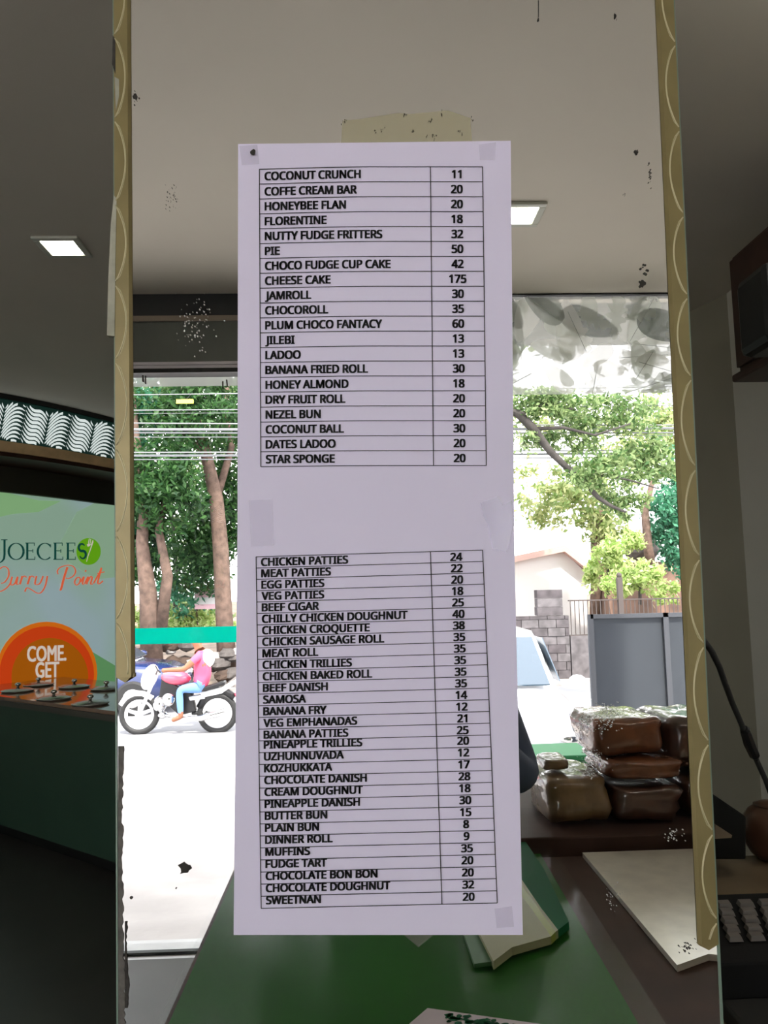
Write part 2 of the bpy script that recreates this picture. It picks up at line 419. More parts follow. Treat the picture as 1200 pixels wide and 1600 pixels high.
R1 = [('COCONUT CRUNCH', '11'), ('COFFE CREAM BAR', '20'), ('HONEYBEE FLAN', '20'), ('FLORENTINE', '18'), ('NUTTY FUDGE FRITTERS', '32'), ('PIE', '50'),
      ('CHOCO FUDGE CUP CAKE', '42'), ('CHEESE CAKE', '175'), ('JAMROLL', '30'), ('CHOCOROLL', '35'), ('PLUM CHOCO FANTACY', '60'), ('JILEBI', '13'), ('LADOO', '13'),
      ('BANANA FRIED ROLL', '30'), ('HONEY ALMOND', '18'), ('DRY FRUIT ROLL', '20'), ('NEZEL BUN', '20'), ('COCONUT BALL', '30'), ('DATES LADOO', '20'), ('STAR SPONGE', '20')]
R2 = [('CHICKEN PATTIES', '24'), ('MEAT PATTIES', '22'), ('EGG PATTIES', '20'), ('VEG PATTIES', '18'), ('BEEF CIGAR', '25'), ('CHILLY CHICKEN DOUGHNUT', '40'),
      ('CHICKEN CROQUETTE', '38'), ('CHICKEN SAUSAGE ROLL', '35'), ('MEAT ROLL', '35'), ('CHICKEN TRILLIES', '35'), ('CHICKEN BAKED ROLL', '35'), ('BEEF DANISH', '35'),
      ('SAMOSA', '14'), ('BANANA FRY', '12'), ('VEG EMPHANADAS', '21'), ('BANANA PATTIES', '25'), ('PINEAPPLE TRILLIES', '20'), ('UZHUNNUVADA', '12'), ('KOZHUKKATA', '17'),
      ('CHOCOLATE DANISH', '28'), ('CREAM DOUGHNUT', '18'), ('PINEAPPLE DANISH', '30'), ('BUTTER BUN', '15'), ('PLAIN BUN', '8'), ('DINNER ROLL', '9'), ('MUFFINS', '35'),
      ('FUDGE TART', '20'), ('CHOCOLATE BON BON', '20'), ('CHOCOLATE DOUGHNUT', '32'), ('SWEETNAN', '20')]
sh2 = paper('menu_sheet', 'lower white price sheet starting with chicken patties, taped to the mirror', [(371, 822), (803, 820), (817, 1461), (365, 1461)], 0)
sh1 = paper('menu_sheet', 'upper white price sheet starting with coconut crunch, taped to the mirror', [(372, 225), (798, 220), (803.5, 822), (371, 824)], 0)
def t1(i, u):
    t = (u - 405) / (757 - 405); L = 264.4 + 23.24 * i; R = 260.4 + 23.35 * i
    return R + (L - R) * max(0, 1 - t / .5) ** 1.4 + (1 - i / 20) * .0
def t2(i, u):
    L = 870 + 17.603 * i + .0238 * i * i; R = 859.5 + 17.683 * i + .0233 * i * i
    t = (u - (400 + 8 * i / 30)) / ((754 + 23 * i / 30) - (400 + 8 * i / 30)); return L + (R - L) * t
g = MB()
for i in range(21):
    a, d, b = 405.2 + 2.2 * i / 20, 672.4 + 5 * i / 20, 754 + 5.8 * i / 20
    us = [a + (b - a) * k / 8 for k in range(9)]; line(g, [(u, t1(i, u)) for u in us])
for base, dd in ((405.2, 2.2), (672.4, 5), (754, 5.8)):
    line(g, [(base + dd * i / 20, t1(i, base + dd * i / 20)) for i in range(21)], 1.3)
g.build('table_rules', M['ink'], sh1)
for i, (n_, p_) in enumerate(R1):
    mb = MB(); f = lambda u, i=i: (t1(i, u) + t1(i + 1, u)) / 2
    lettering(mb, n_, 414 + 2 * i / 20, f, 12.4, off=.2 if i else -.5); mb.build('printed_name', M['ink'], sh1)
    mb = MB(); lettering(mb, p_, 713.5 + 5 * i / 20, f, 12.4, True); mb.build('printed_price', M['ink'], sh1)
g = MB()
for i in range(31):
    a, b = 400 + 8 * i / 30, 754 + 23 * i / 30; line(g, [(a, t2(i, a)), (b, t2(i, b))], 1.1)
for base, dd in ((400, 8), (672.5, 18), (754, 23)):
    line(g, [(base + dd * i / 30, t2(i, base + dd * i / 30)) for i in range(31)], 1.3)
g.build('table_rules', M['ink'], sh2)
for i, (n_, p_) in enumerate(R2):
    mb = MB(); f = lambda u, i=i: (t2(i, u) + t2(i + 1, u)) / 2
    o_ = -.3 if i < 16 else -3
    lettering(mb, n_, 408.5 + 8 * i / 30, f, 12.0, off=o_); mb.build('printed_name', M['ink'], sh2)
    mb = MB(); lettering(mb, p_, 713 + 20 * i / 30, f, 12.0, True, off=.6 if i < 16 else -1.3); mb.build('printed_price', M['ink'], sh2)
# tape pieces
M['tape'] = clear_mat('clear_tape', (.70, .66, .74, 1), .10, .25)
M['tape_white'] = clear_mat('crinkled_clear_tape', (.9, .88, .95, 1), .35, .08)
def tape(poly, label, m='tape'):
    y = INK - .0004
    o = MB().slab([PY(u, v, y) for u, v in poly], (0, .00012, 0)).build('adhesive_tape', M[m])
    tag(o, label, 'tape')
tape([(389, 782), (426, 780), (428, 852), (392, 854)], 'yellowed clear tape square joining the sheets at their left side')
tape([(751, 786), (778, 776), (786, 790), (800, 782), (803, 820), (792, 862), (770, 858), (764, 822), (755, 806)], 'crinkled clear tape joining the sheets at their right side', 'tape_white')
tape([(374, 228), (402, 226), (405, 256), (378, 258)], 'clear tape on the top left corner of the upper sheet')
tape([(748, 226), (775, 222), (773, 250), (750, 250)], 'clear tape on the top right corner of the upper sheet')
tape([(773, 1420), (800, 1416), (803, 1448), (776, 1450)], 'clear tape on the bottom right corner of the lower sheet')
pin = MB().slab([PY(u, v, INK - .0006) for u, v in jagged(396, 239, 4, 4, 9, .4)], (0, -.0012, 0)).build('adhesive_lump', M['tarnish'])
tag(pin, 'small dark lump stuck in the top left corner of the upper sheet', 'dirt')

# ================================================================== CEILING LIGHTS
M['led'] = mat('lit_led_panel', (1, 1, .9, 1), .5, emit=(1, 1, .80, 1), es=32)
M['ledframe'] = mat('downlight_frame', (.55, .56, .48, 1), .4)
def downlight(x, y, label, g='square ceiling downlights'):
    t = thing('ceiling_downlight', label, 'light', (x, y, H - .012), g)
    r = MB(); a, b = .093, .066; z0, z1 = H - .012, H
    for (p, q) in (((-a, -a), (a, -b)), ((-a, b), (a, a)), ((-a, -b), (-b, b)), ((b, -b), (a, b))):
        r.box((x + p[0], y + p[1], z0), (x + q[0], y + q[1], z1))
    r.build('frame', M['ledframe'], t, bevel=.003)
    MB().box((x - b, y - b, H - .009), (x + b, y + b, H - .002)).build('diffuser', M['led'], t)
downlight(-1.20, 3.09, 'lit square downlight in the ceiling left of the mirror')
tl_ = thing('added_tube_light', 'added tube light out of view above the cash desk, brightening the right wall', 'light', (1.3, 1.3, H - .05))
MB().box((.7, 1.27, H - .03), (1.8, 1.33, H)).build('fitting', M['white'], tl_, bevel=.004)  # unseen lamp added to brighten the right wall and desk
MB().tube([(.72, 1.3, H - .05), (1.78, 1.3, H - .05)], .014, 12).build('tube', mat('added_tube_glow', (1, 1, 1, 1), .5, emit=(1, .95, .84, 1), es=26), tl_, smooth=True)
downlight(.645, 2 * MY - 2.83, 'lit square downlight seen in the mirror beside the sheets')

# ================================================================== LEFT: CURRY COUNTER, SIGN, PALM VALANCE
# curved valance under the ceiling
ctrl = [(-60, 606, 5.2), (0, 615, 5.41), (90, 633, 5.80), (180, 655, 6.30), (260, 678, 6.9)]
base = [PZ(u, v, H) for u, v, _ in ctrl]
def curve(s):
    s = max(0, min(.9999, s)) * (len(base) - 1); i = int(s); f = s - i
    p = [base[max(0, min(len(base) - 1, i + k))] for k in (-1, 0, 1, 2)]
    q = .5 * ((2 * p[1]) + (-p[0] + p[2]) * f + (2*p[0] - 5*p[1] + 4*p[2] - p[3]) * f * f + (-p[0] + 3*p[1] - 3*p[2] + p[3]) * f ** 3)
    return q
ZV = 2.66
def vpt(s, z, out=0):
    p = curve(s); d = (curve(min(1, s + .01)) - curve(max(0, s - .01))); n = Vector((d.y, -d.x, 0)).normalized()
    if n.y > 0: n = -n
    return Vector((p.x, p.y, z)) + n * out
def band(mb, z0, z1, o0, o1, n=40):
    for i in range(n):
        s0, s1 = i / n, (i + 1) / n
        a = [vpt(s0, z0, o0), vpt(s1, z0, o0), vpt(s1, z1, o0), vpt(s0, z1, o0)]; b = [vpt(s0, z0, o1), vpt(s1, z0, o1), vpt(s1, z1, o1), vpt(s0, z1, o1)]
        mb.add(a + b, [(3, 2, 1, 0), (4, 5, 6, 7), (0, 1, 5, 4), (2, 3, 7, 6)] + ([(0, 4, 7, 3)] if i == 0 else []) + ([(1, 2, 6, 5)] if i == n - 1 else []))
    return mb
val = thing('leaf_pattern_valance', 'curved lit valance with white palm leaves above the curry counter sign', 'valance', tuple(vpt(.4, ZV)))
M['valbase'] = mat('dark_green_backing', lin(22, 52, 46), .5, emit=lin(18, 44, 38), es=.5)
M['valleaf'] = mat('lit_white_leaf', (.8, .86, .84, 1), .5, emit=lin(215, 226, 224), es=.9)
band(MB(), ZV, H - .0, -.03, 0).build('backing', M['valbase'], val)
band(MB(), H - .035, H, 0, .02).build('black_gap_strip', M['black'], val)  # dark gap under the ceiling put in as a black strip
band(MB(), ZV - .075, ZV, -.05, .03).build('wood_rail', M['woodtrim'], val)
band(MB(), ZV - .30, ZV - .075, -.45, -.40).build('recess_board', mat('dark_recess', lin(52, 52, 40), .6), val)
band(MB(), ZV - .105, ZV - .075, -.42, .01).build('soffit_board', M['wood'], val)
# palm leaflets: each leaf one part
L = sum((curve((i+1)/50) - curve(i/50)).length for i in range(50))
def leaf(s0, zb0, hgt, wl_h, wr_h):
    mb = MB()
    def pt(a, h, o=.004): return vpt(s0 + a / L, zb0 + h, o)
    for side, wd in ((-1, wl_h), (1, wr_h)):
        for k in range(-4, 11):
            h0 = hgt * k / 10; pts = []
            for j in range(9):
                t = j / 8; x0 = .055 * (h0 + .12) / hgt - .02
                a = x0 + side * (.006 + wd * t)
                if side < 0: h = h0 + .105 * t + .022 * math.sin(t * 6.3)
                else: h = h0 + .125 * math.sin(t * 2.0) - .02 * t
                pts.append((a, h, (.0108 if side < 0 else .0085) * min(1, (1.02 - t) * 5) * min(1, .5 + t * 4)))
            for (a, h, th), (a2, h2, th2) in zip(pts, pts[1:]):
                if max(h, h2) + .012 > hgt or min(h, h2) < .012: continue
                q = [pt(a, h - th), pt(a2, h2 - th2), pt(a2, h2 + th2), pt(a, h + th)]
                mb.add(q, [(0, 1, 2, 3)] if side > 0 else [(3, 2, 1, 0)])
    return mb
s = .06
while s < 1.05:
    leaf(s, ZV, H - .04 - ZV, .165, .185).build('palm_leaf', M['valleaf'], val)
    s += .365 / L

# sign board; emission stands in for lamp light on an unlit print
A = PY(0, 748, 6.0); B = PY(180, 768, 6.85)
d = Vector((B.x - A.x, B.y - A.y, 0)).normalized(); N = Vector((d.y, -d.x, 0))
if N.y > 0: N = -N
P0 = Vector((A.x, A.y, 1.6)); ztop = (A.z + B.z) / 2
sign = thing('sign_board', 'pale green curry point sign board behind the left counter, lamp light painted in as glow', 'sign', tuple(Vector((A.x, A.y, .95))))
def sq(m, name, uv, lift, emit_parent=None, th=.002, parent=sign):
    mb = MB(); p0 = P0 + N * lift
    mb.slab([PP(u, v, p0, N) for u, v in uv], -N * th); return mb.build(name, m, parent)
def sgl(name, c, es=1.0): return mat(name, tuple(x * .5 for x in c[:3]) + (1,), .5, emit=c, es=es)  # emission puts the lamp light into each print colour
def signmat():
    m = mat('glowing_print_board', (.3, .4, .36, 1), .5); t = m.node_tree; b = t.nodes['Principled BSDF']
    tc = t.nodes.new('ShaderNodeTexCoord'); n = t.nodes.new('ShaderNodeTexNoise'); n.inputs['Scale'].default_value = 1.3; n.inputs['Detail'].default_value = 1
    r = t.nodes.new('ShaderNodeValToRGB'); r.color_ramp.elements[0].position = .4; r.color_ramp.elements[1].position = .6
    r.color_ramp.elements[0].color = lin(138, 168, 148); r.color_ramp.elements[1].color = lin(148, 170, 176)
    t.links.new(tc.outputs['Object'], n.inputs['Vector']); t.links.new(n.outputs[0], r.inputs[0])
    t.links.new(r.outputs[0], b.inputs['Emission Color']); b.inputs['Emission Strength'].default_value = .72
    return m
a0 = PP(-120, 800, P0, N); b0 = PP(250, 800, P0, N)
MB().slab([(a0.x, a0.y, .925), (b0.x, b0.y, .925), (b0.x, b0.y, ztop), (a0.x, a0.y, ztop)], -N * .06).build('board', signmat(), sign)
gl1 = sgl('pale_green_swirl', lin(136, 180, 128), .72); gl3 = sgl('soft_green_swirl', lin(142, 174, 146), .72); gl2 = sgl('green_wave', lin(92, 142, 92), .8)
sq(gl1, 'green_swirl', [(-20, 760), (20, 772), (60, 782), (95, 783), (60, 800), (20, 803), (-20, 812)], .003)
sq(gl1, 'green_swirl', [(-20, 752), (10, 756), (55, 757), (110, 764), (160, 772), (105, 776), (60, 770), (20, 766), (-20, 762)], .003)
sq(gl3, 'green_swirl', [(88, 1000 - 140), (120, 800), (180, 770), (200, 900), (150, 905), (110, 880)], .002)
sq(gl2, 'green_wave', [(130, 1010), (150, 1022), (180, 1040), (195, 1050), (195, 1090), (120, 1090)], .003)
def disc(u, v, r, n=40): return [(u + r * math.cos(2*math.pi*i/n), v + r * 1.02 * math.sin(2*math.pi*i/n)) for i in range(n)]
sq(sgl('orange_ring', lin(205, 104, 20), .8), 'orange_disc', disc(73, 1052, 79), .004)
sq(sgl('red_orange', lin(196, 62, 18), .8), 'orange_disc', disc(73, 1054, 74), .0065)
sq(sgl('amber', lin(160, 86, 8), .8), 'orange_disc', disc(78, 1058, 60), .009)
# lettering on the board
dk = sgl('dark_green_letter', lin(8, 66, 58), .8); orl = sgl('orange_letter', lin(214, 96, 62), .8); wl = sgl('pale_letter', lin(196, 186, 176), .8)
def ribbon(mb, pts, wid, lift, z=5.33, ox=0, oy=780):
    p0 = P0 + N * lift; k = len(pts)
    ws = wid if hasattr(wid, '__len__') else [wid] * k
    l, r = [], []
    for i, (x, y) in enumerate(pts):
        a = pts[max(0, i-1)]; b = pts[min(k-1, i+1)]; dd = Vector((b[0]-a[0], b[1]-a[1])); dd = dd.normalized() if dd.length else Vector((1, 0))
        n = Vector((-dd.y, dd.x)) * ws[i] / 2
        l.append(PP(ox + (x + n.x) / z, oy + (y + n.y) / z, p0, N)); r.append(PP(ox + (x - n.x) / z, oy + (y - n.y) / z, p0, N))
    for i in range(k - 1):
        mb.slab([l[i], l[i+1], r[i+1], r[i]], -N * .002)
def arc(cx, cy, rx, ry, a0, a1, n=14): return [(cx + rx * math.cos(math.radians(a0 + (a1-a0)*i/n)), cy + ry * math.sin(math.radians(a0 + (a1-a0)*i/n))) for i in range(n + 1)]
lt = .005
def letter(strokes, m=dk, name='sign_letter', lf=lt):
    mb = MB()
    for pts, wd in strokes: ribbon(mb, pts, wd, lf)
    mb.build(name, m, sign)
ser = 7
letter([([(38, 340), (38, 460), (34, 495), (20, 515), (0, 528), (-8, 520)], [17, 17, 16, 12, 8, 5]), ([(10, 338), (62, 338)], ser)])
def Og(cx, cy, rx, ry, a0=0, a1=360):
    p = arc(cx, cy, rx, ry, a0, a1, 28); wds = [6 + 12 * abs(math.cos(math.radians(a0 + (a1-a0)*i/28))) ** 1.5 for i in range(29)]
    return (p, wds)
def Eg(x): return [([(x + 16, 366), (x + 16, 500)], 17), ([(x, 365), (x + 76, 365)], ser), ([(x, 501), (x + 80, 501)], ser), ([(x + 16, 430), (x + 62, 430)], ser),
                   ([(x + 74, 362), (x + 74, 388)], 5), ([(x + 62, 416), (x + 62, 446)], 5), ([(x + 79, 478), (x + 79, 503)], 5)]
letter([Og(135, 435, 62, 68)]); letter(Eg(212))
letter([Og(375, 435, 60, 68, 318, 42 )] if False else [Og(375, 435, 60, 68, 45, 318), ([(421, 376), (421, 402)], 6)])
letter(Eg(445)); letter(Eg(550))
sq(sgl('leaf_green', lin(96, 160, 20), .8), 'green_disc', [(0 + x / 5.33, 780 + y / 5.33) for x, y in arc(738, 435, 101, 112, 0, 350, 36)], .004)
letter([(arc(682, 402, 26, 30, 330, 90, 10)[::1] + arc(690, 462, 26, 32, -90, 160, 10), [8, 12, 14, 16, 18, 18, 18, 18, 18, 20, 22, 22, 22, 20, 18, 18, 16, 16, 14, 12, 10, 8])], dk, lf=.0075)
letter([([(775, 350), (760, 400), (735, 470), (722, 520)], [10, 7, 6, 4]), ([(745, 328), (738, 365), (748, 380), (765, 372), (775, 340)], [5, 6, 9, 6, 5]), ([(757, 330), (752, 370)], 4), ([(735, 372), (742, 392)], 22)], wl, 'fork_emblem', .0078)
# script words
sw = lambda n, a, b: [a + (b - a) * math.sin(math.pi * i / (n - 1)) for i in range(n)]
def scr(pts, a=5, b=13):
    # smooth by catmull
    out = []
    for i in range(len(pts) - 1):
        p = [pts[max(0, min(len(pts)-1, i+k))] for k in (-1, 0, 1, 2)]
        for j in range(5):
            f = j / 5
            out.append(tuple(.5 * ((2*p[1][c]) + (-p[0][c]+p[2][c])*f + (2*p[0][c]-5*p[1][c]+4*p[2][c]-p[3][c])*f*f + (-p[0][c]+3*p[1][c]-3*p[2][c]+p[3][c])*f**3) for c in (0, 1)))
    out.append(pts[-1]); return out
def script(list_, name='script_letter'):
    mb = MB()
    for pts, a, b in list_:
        q = scr(pts); ws = []
        for i in range(len(q)):
            p1, p2 = q[max(0, i-1)], q[min(len(q)-1, i+1)]; dy = p2[1]-p1[1]; dx = p2[0]-p1[0]
            ws.append(a + (b - a) * min(1, abs(dy) / (abs(dx) + abs(dy) + 1e-6)) * (1 if dy * dx <= 0 else .6))
        ribbon(mb, q, ws, lt)
    mb.build(name, orl, sign)
script([([(10, 700), (40, 690), (72, 640), (70, 585), (40, 562), (5, 575), (-30, 620), (-50, 680)], 6, 13), ([(-30, 775), (20, 762), (60, 735), (85, 700), (100, 655)], 7, 12)])
script([([(103, 645), (88, 700), (100, 715), (125, 700), (148, 645), (138, 705), (155, 708)], 6, 15)])
script([([(186, 640), (180, 665), (166, 708)], 10, 17), ([(184, 652), (205, 640), (222, 652)], 7, 12)])
script([([(250, 640), (244, 665), (230, 708)], 10, 17), ([(248, 652), (268, 640), (286, 652)], 7, 12)])
script([([(305, 640), (292, 700), (305, 712), (335, 698), (360, 640)], 6, 15), ([(395, 640), (378, 720), (345, 775), (310, 782), (265, 755), (225, 738), (208, 770)], 6, 14)])
script([([(485, 625), (478, 600), (500, 570), (560, 550), (610, 560), (630, 600), (610, 640), (570, 660), (548, 655)], 6, 12), ([(562, 565), (535, 650), (510, 745), (498, 755)], 10, 20)])
script([([(665, 650), (640, 655), (622, 690), (635, 715), (660, 700), (670, 665), (655, 650)], 6, 13)])
script([([(672, 690), (700, 645), (688, 700), (700, 712)], 6, 14), ([(716, 590), (712, 605)], 8, 12)])
script([([(705, 705), (735, 645), (722, 708)], 6, 14), ([(728, 690), (755, 645), (768, 655), (755, 705), (775, 705)], 6, 14)])
script([([(780, 700), (830, 610), (845, 575), (815, 690), (830, 703), (858, 680)], 6, 15), ([(810, 618), (872, 605)], 7, 8)])
# COME. GET in rough capitals
def caps(word, u0, u1, vmid, h, sl=0):
    for pass_ in (0,):
        v, f = text_mesh(word, 0, None); a, b = extent(v); ys = [p[1] for p in v]; y0, y1 = min(ys), max(ys); mb = MB(); p0 = P0 + N * .0115
        for du, dv in ((-.8, -.5), (.8, -.5), (-.8, .5), (.8, .5), (0, 0)): mb.add([PP(du + u0 + (x - a) / (b - a) * (u1 - u0), dv + vmid + sl * (x - a) / (b - a) + h / 2 - (y - y0) / (y1 - y0) * h, p0, N) for x, y in v], f)
        mb.build('sign_word', wl, sign)
caps('COME.', 43, 103, 1022, 24, -2); caps('GET', 56, 92, 1047, 24, -1)

# serving counter
c0 = PZ(-140, 1260, 0); f0 = Vector((-2.42, 5.30, 0)); f1 = Vector((-1.372, 4.455, 0)); dd = (f1 - f0).normalized(); bn = Vector((-dd.y, dd.x, 0))
if bn.y < 0: bn = -bn
L0 = f0 - dd * 1.2; L1 = f1 + dd * 2.4
ctr = thing('serving_counter', 'dark green curry serving counter with glossy brown top at left', 'counter', tuple((L0 + L1) / 2))
q = [L0 + bn * .03, L1 + bn * .03, L1 + bn * .75, L0 + bn * .75]
MB().slab([p + Vector((0, 0, .08)) for p in q], (0, 0, .77)).build('green_front', mat('dark_green_laminate', lin(54, 82, 68), .45, noise_amt=.08, nscale=3), ctr)
MB().slab([p + bn * .05 for p in q], (0, 0, .08)).build('plinth', M['black'], ctr)
q2 = [L0, L1, L1 + bn * .9, L0 + bn * .9]
MB().slab([p + Vector((0, 0, .85)) for p in q2], (0, 0, .035)).build('grey_edge_band', mat('grey_brown_edge', lin(86, 84, 78), .4), ctr)
MB().slab([p + Vector((0, 0, .888)) for p in q2], (0, 0, .022)).build('countertop', mat('brown_glossy_top', lin(150, 124, 104), .15, coat=.6, noise_amt=.25, nscale=9), ctr)
# lidded pans on the counter
M['lid'] = mat('brushed_lid', (.42, .38, .34, 1), .22, metal=.9)
proto = None
for i, (u, v) in enumerate([(28, 1076), (84, 1088), (141, 1096), (116, 1070), (166, 1073), (60, 1067)]):
    p = PZ(u, v, .93)
    if proto is None:
        t = thing('food_pan', 'x', 'food pan', (0, 0, 0), 'lidded food pans on the curry counter')
        kids = [MB().lathe((0, 0, 0), [(.0, .001), (.10, .001), (.108, .008), (.11, .010), (.10, .012)], 28).build('pan_rim', M['steel'], t, smooth=True),
                MB().lathe((0, 0, 0), [(.10, .011), (.08, .020), (.04, .026), (.0, .028)], 28).build('lid', M['lid'], t, smooth=True),
                MB().lathe((0, 0, 0), [(.0, .026), (.01, .027), (.008, .036), (.018, .044), (.020, .052), (.012, .060), (.0, .062)], 14).build('knob', M['chrome'], t, smooth=True)]
        proto = (t, kids)
    else:
        t = proto[0].copy(); COL.objects.link(t)
        for kk in proto[1]:
            c = kk.copy(); COL.objects.link(c); c.parent = t
    t.location = (p.x, p.y, .910)
    t['label'] = ['round lidded steel pan at the far left of the counter front', 'round lidded steel pan in the middle of the counter front', 'round lidded steel pan nearest the mirror on the counter front',
                  'round lidded steel pan in the back row below the orange disc', 'round lidded steel pan in the back row at the mirror side', 'round lidded steel pan in the back row at the left'][i]

# ================================================================== RIGHT: CABINET, SPEAKER, CABLE, DESK
cab = thing('wall_cabinet', 'dark reddish brown wooden cabinet high on the right wall', 'cabinet', (1.68, 2.55, 2.36))
CB = PX(1157, 596, 1.50); cy1, cz0 = CB.y, CB.z
MB().box((1.50, cy1 - .67, cz0 + .03), (1.869, cy1, cz0 + .50)).build('body', M['wood'], cab, bevel=.004)
MB().box((1.475, cy1 - .69, cz0), (1.869, cy1 + .02, cz0 + .03)).build('bottom_moulding', M['wood'], cab, bevel=.008)
for y0 in (cy1 - .65, cy1 - .32): MB().box((1.482, y0, cz0 + .05), (1.50, y0 + .31, cz0 + .48)).build('door', M['wood'], cab, bevel=.004)
y = 2.1; pa_, pb_ = PY(1178, 548, y), PY(1300, 424, y)
sp = thing('wall_speaker', 'black box speaker mounted high before the brown cabinet', 'speaker', (pa_.x + .1, y, pa_.z))
MB().box((pa_.x, y - .09, pa_.z), (pb_.x, y + .09, pb_.z)).build('housing', M['black'], sp, bevel=.025)
MB().box((pa_.x + .02, y - .094, pa_.z + .02), (pb_.x - .02, y - .09, pb_.z - .02)).build('grille', mat('speaker_grille', (.03, .03, .032, 1), .8, bump=.6, bscale=400), sp)
MB().tube([(pb_.x - .01, y, (pa_.z + pb_.z) / 2), (1.60, y, (pa_.z + pb_.z) / 2), (1.869, y, (pa_.z + pb_.z) / 2 - .08)], .012).build('bracket', M['black'], sp)
# cable
cb = thing('power_cable', 'black power cable with inline connector hanging right of the mirror', 'cable', tuple(PY(1150, 1240, .8)))
cp = [(1060, 960, .70), (1098, 999, .70), (1112, 1018, .72), (1124, 1042, .74), (1133, 1068, .76), (1144, 1098, .79), (1158, 1130, .82), (1170, 1160, .84), (1183, 1190, .86), (1196, 1218, .88), (1215, 1270, .9), (1240, 1400, .92)]
MB().tube([PY(*c) for c in cp], .0029, 10).build('cord', M['rubber'], cb, smooth=True)
MB().tube([PY(1162, 1138, .826), PY(1164, 1141, .828), PY(1170, 1160, .84), PY(1179, 1180, .85), PY(1182, 1184, .852)], [.004, .0055, .0062, .0056, .003], 8).build('connector', M['black'], cb)
# side desk behind the pillar
desk = thing('side_table', 'brown topped cash desk beside the pillar at right', 'desk', (.95, 1.25, 0))
MB().box((.30, .80, .965), (1.6, 1.62, .995)).build('tabletop', M['tabletop'], desk, bevel=.004)
MB().box((.33, .86, 0), (1.55, 1.58, .965)).build('cabinet', M['wood'], desk)
# black box with sloping top, brown pot
def on(u, v, y): return PY(u, v, y)
bx = MB().slab([on(1113, 1240, 1.5), on(1166, 1276, 1.5), on(1166, 1343, 1.5), on(1113, 1343, 1.5)], (0, .10, 0)).build('black_holder', mat('matt_black', (.012, .012, .011, 1), .8, spec=.15), bevel=.003)
tag(bx, 'black slanted plastic holder on the desk between pillar and brown pot', 'holder')
wdg = MB().slab([on(1118, 1288, 1.46), on(1144, 1305, 1.46), on(1143, 1309, 1.46), on(1117, 1311, 1.46)], (0, .035, 0)).build('gap_wedge', M['tabletop'])  # tan wedge stands in for a light gap in the holder
tag(wdg, 'small tan wedge of card standing in for the light gap of the black holder', 'infill')
pc = PZ(1207, 1342, .996); r = .055
pot = thing('round_pot', 'smooth reddish brown round pot on the desk at the right edge', 'pot', (pc.x, pc.y, .996))
M['clay'] = mat('reddish_brown_glaze', lin(84, 56, 40), .3, noise_amt=.12, nscale=10)
rr = .053
MB().lathe((pc.x, pc.y, .996), [(0, 0), (.026, .0), (.040, .012), (.052, .034), (.057, .055), (.052, .078), (.040, .096), (.028, .104), (.026, .106)], 32).build('body', M['clay'], pot, smooth=True)
MB().lathe((pc.x, pc.y, .996), [(.028, .1045), (.030, .107), (.018, .112), (0, .1135)], 32).build('lid', M['clay'], pot, smooth=True)
# billing machine with keys
reg = thing('billing_machine', 'black billing machine with rows of grey keys on the desk', 'cash register', (.60, 1.0, .996))
kz0 = 1.075
k00 = PZ(1118, 1408, kz0 + .02); 
bl, br_ = PZ(1118, 1405, 1.10), PZ(1215, 1405, 1.10)
yb = bl.y; yf = PZ(1120, 1478, 1.075).y
xl = bl.x - .05; xr = xl + .36
def zk(y): return 1.073 + (y - yf) / (yb - yf) * .027
MB().slab([(xl, yf - .02, .996), (xl, yb + .02, .996), (xl, yb + .02, zk(yb)), (xl, yf, zk(yf)), (xl, yf - .02, zk(yf) - .01)], (xr - xl, 0, 0)).build('body', mat('matt_black_case', (.008, .008, .008, 1), .7, spec=.2), reg, bevel=.004)
MB().box((xl - .0, .62, .996), (xr, yf - .02, 1.02)).build('front_apron', M['rubber'], reg, bevel=.004)
M['key'] = mat('grey_key', lin(105, 99, 94), .6)
cols = [(1122, 1144), (1155, 1179), (1188, 1212)]
km = None; first = None
for ci, (ua, ub) in enumerate(cols):
    for ri in range(5):
        fy = yb - .008 - (yb - yf - .012) * (ri + .5) / 5
        # width from the row's depth
        xa = PY(ua + ri * 3.2, 1440, fy).x; xb = PY(ub + ri * 3.2, 1440, fy).x; z = zk(fy); hh = (yb - yf) / 5 * .36
        MB().add([(xa, fy - hh, z), (xb, fy - hh, z), (xb, fy + hh, z + .002), (xa, fy + hh, z + .002), (xa + .002, fy - hh * .7, z + .006), (xb - .002, fy - hh * .7, z + .006), (xb - .002, fy + hh * .7, z + .008), (xa + .002, fy + hh * .7, z + .008)],
                 [(0, 3, 2, 1), (4, 5, 6, 7), (0, 1, 5, 4), (1, 2, 6, 5), (2, 3, 7, 6), (3, 0, 4, 7)]).build('key', M['key'], reg)

# ================================================================== BEHIND THE CAMERA (seen in the mirror)
# V = MB(virt=True): coordinates as they appear in the mirror, built at their real place
def V(): return MB(True)
def vthing(name, label, cat, p, group=None): return thing(name, label, cat, tuple(refl(p)), group)
YF = 2 * MY - WF                              # shop front as seen in the mirror: 3.67
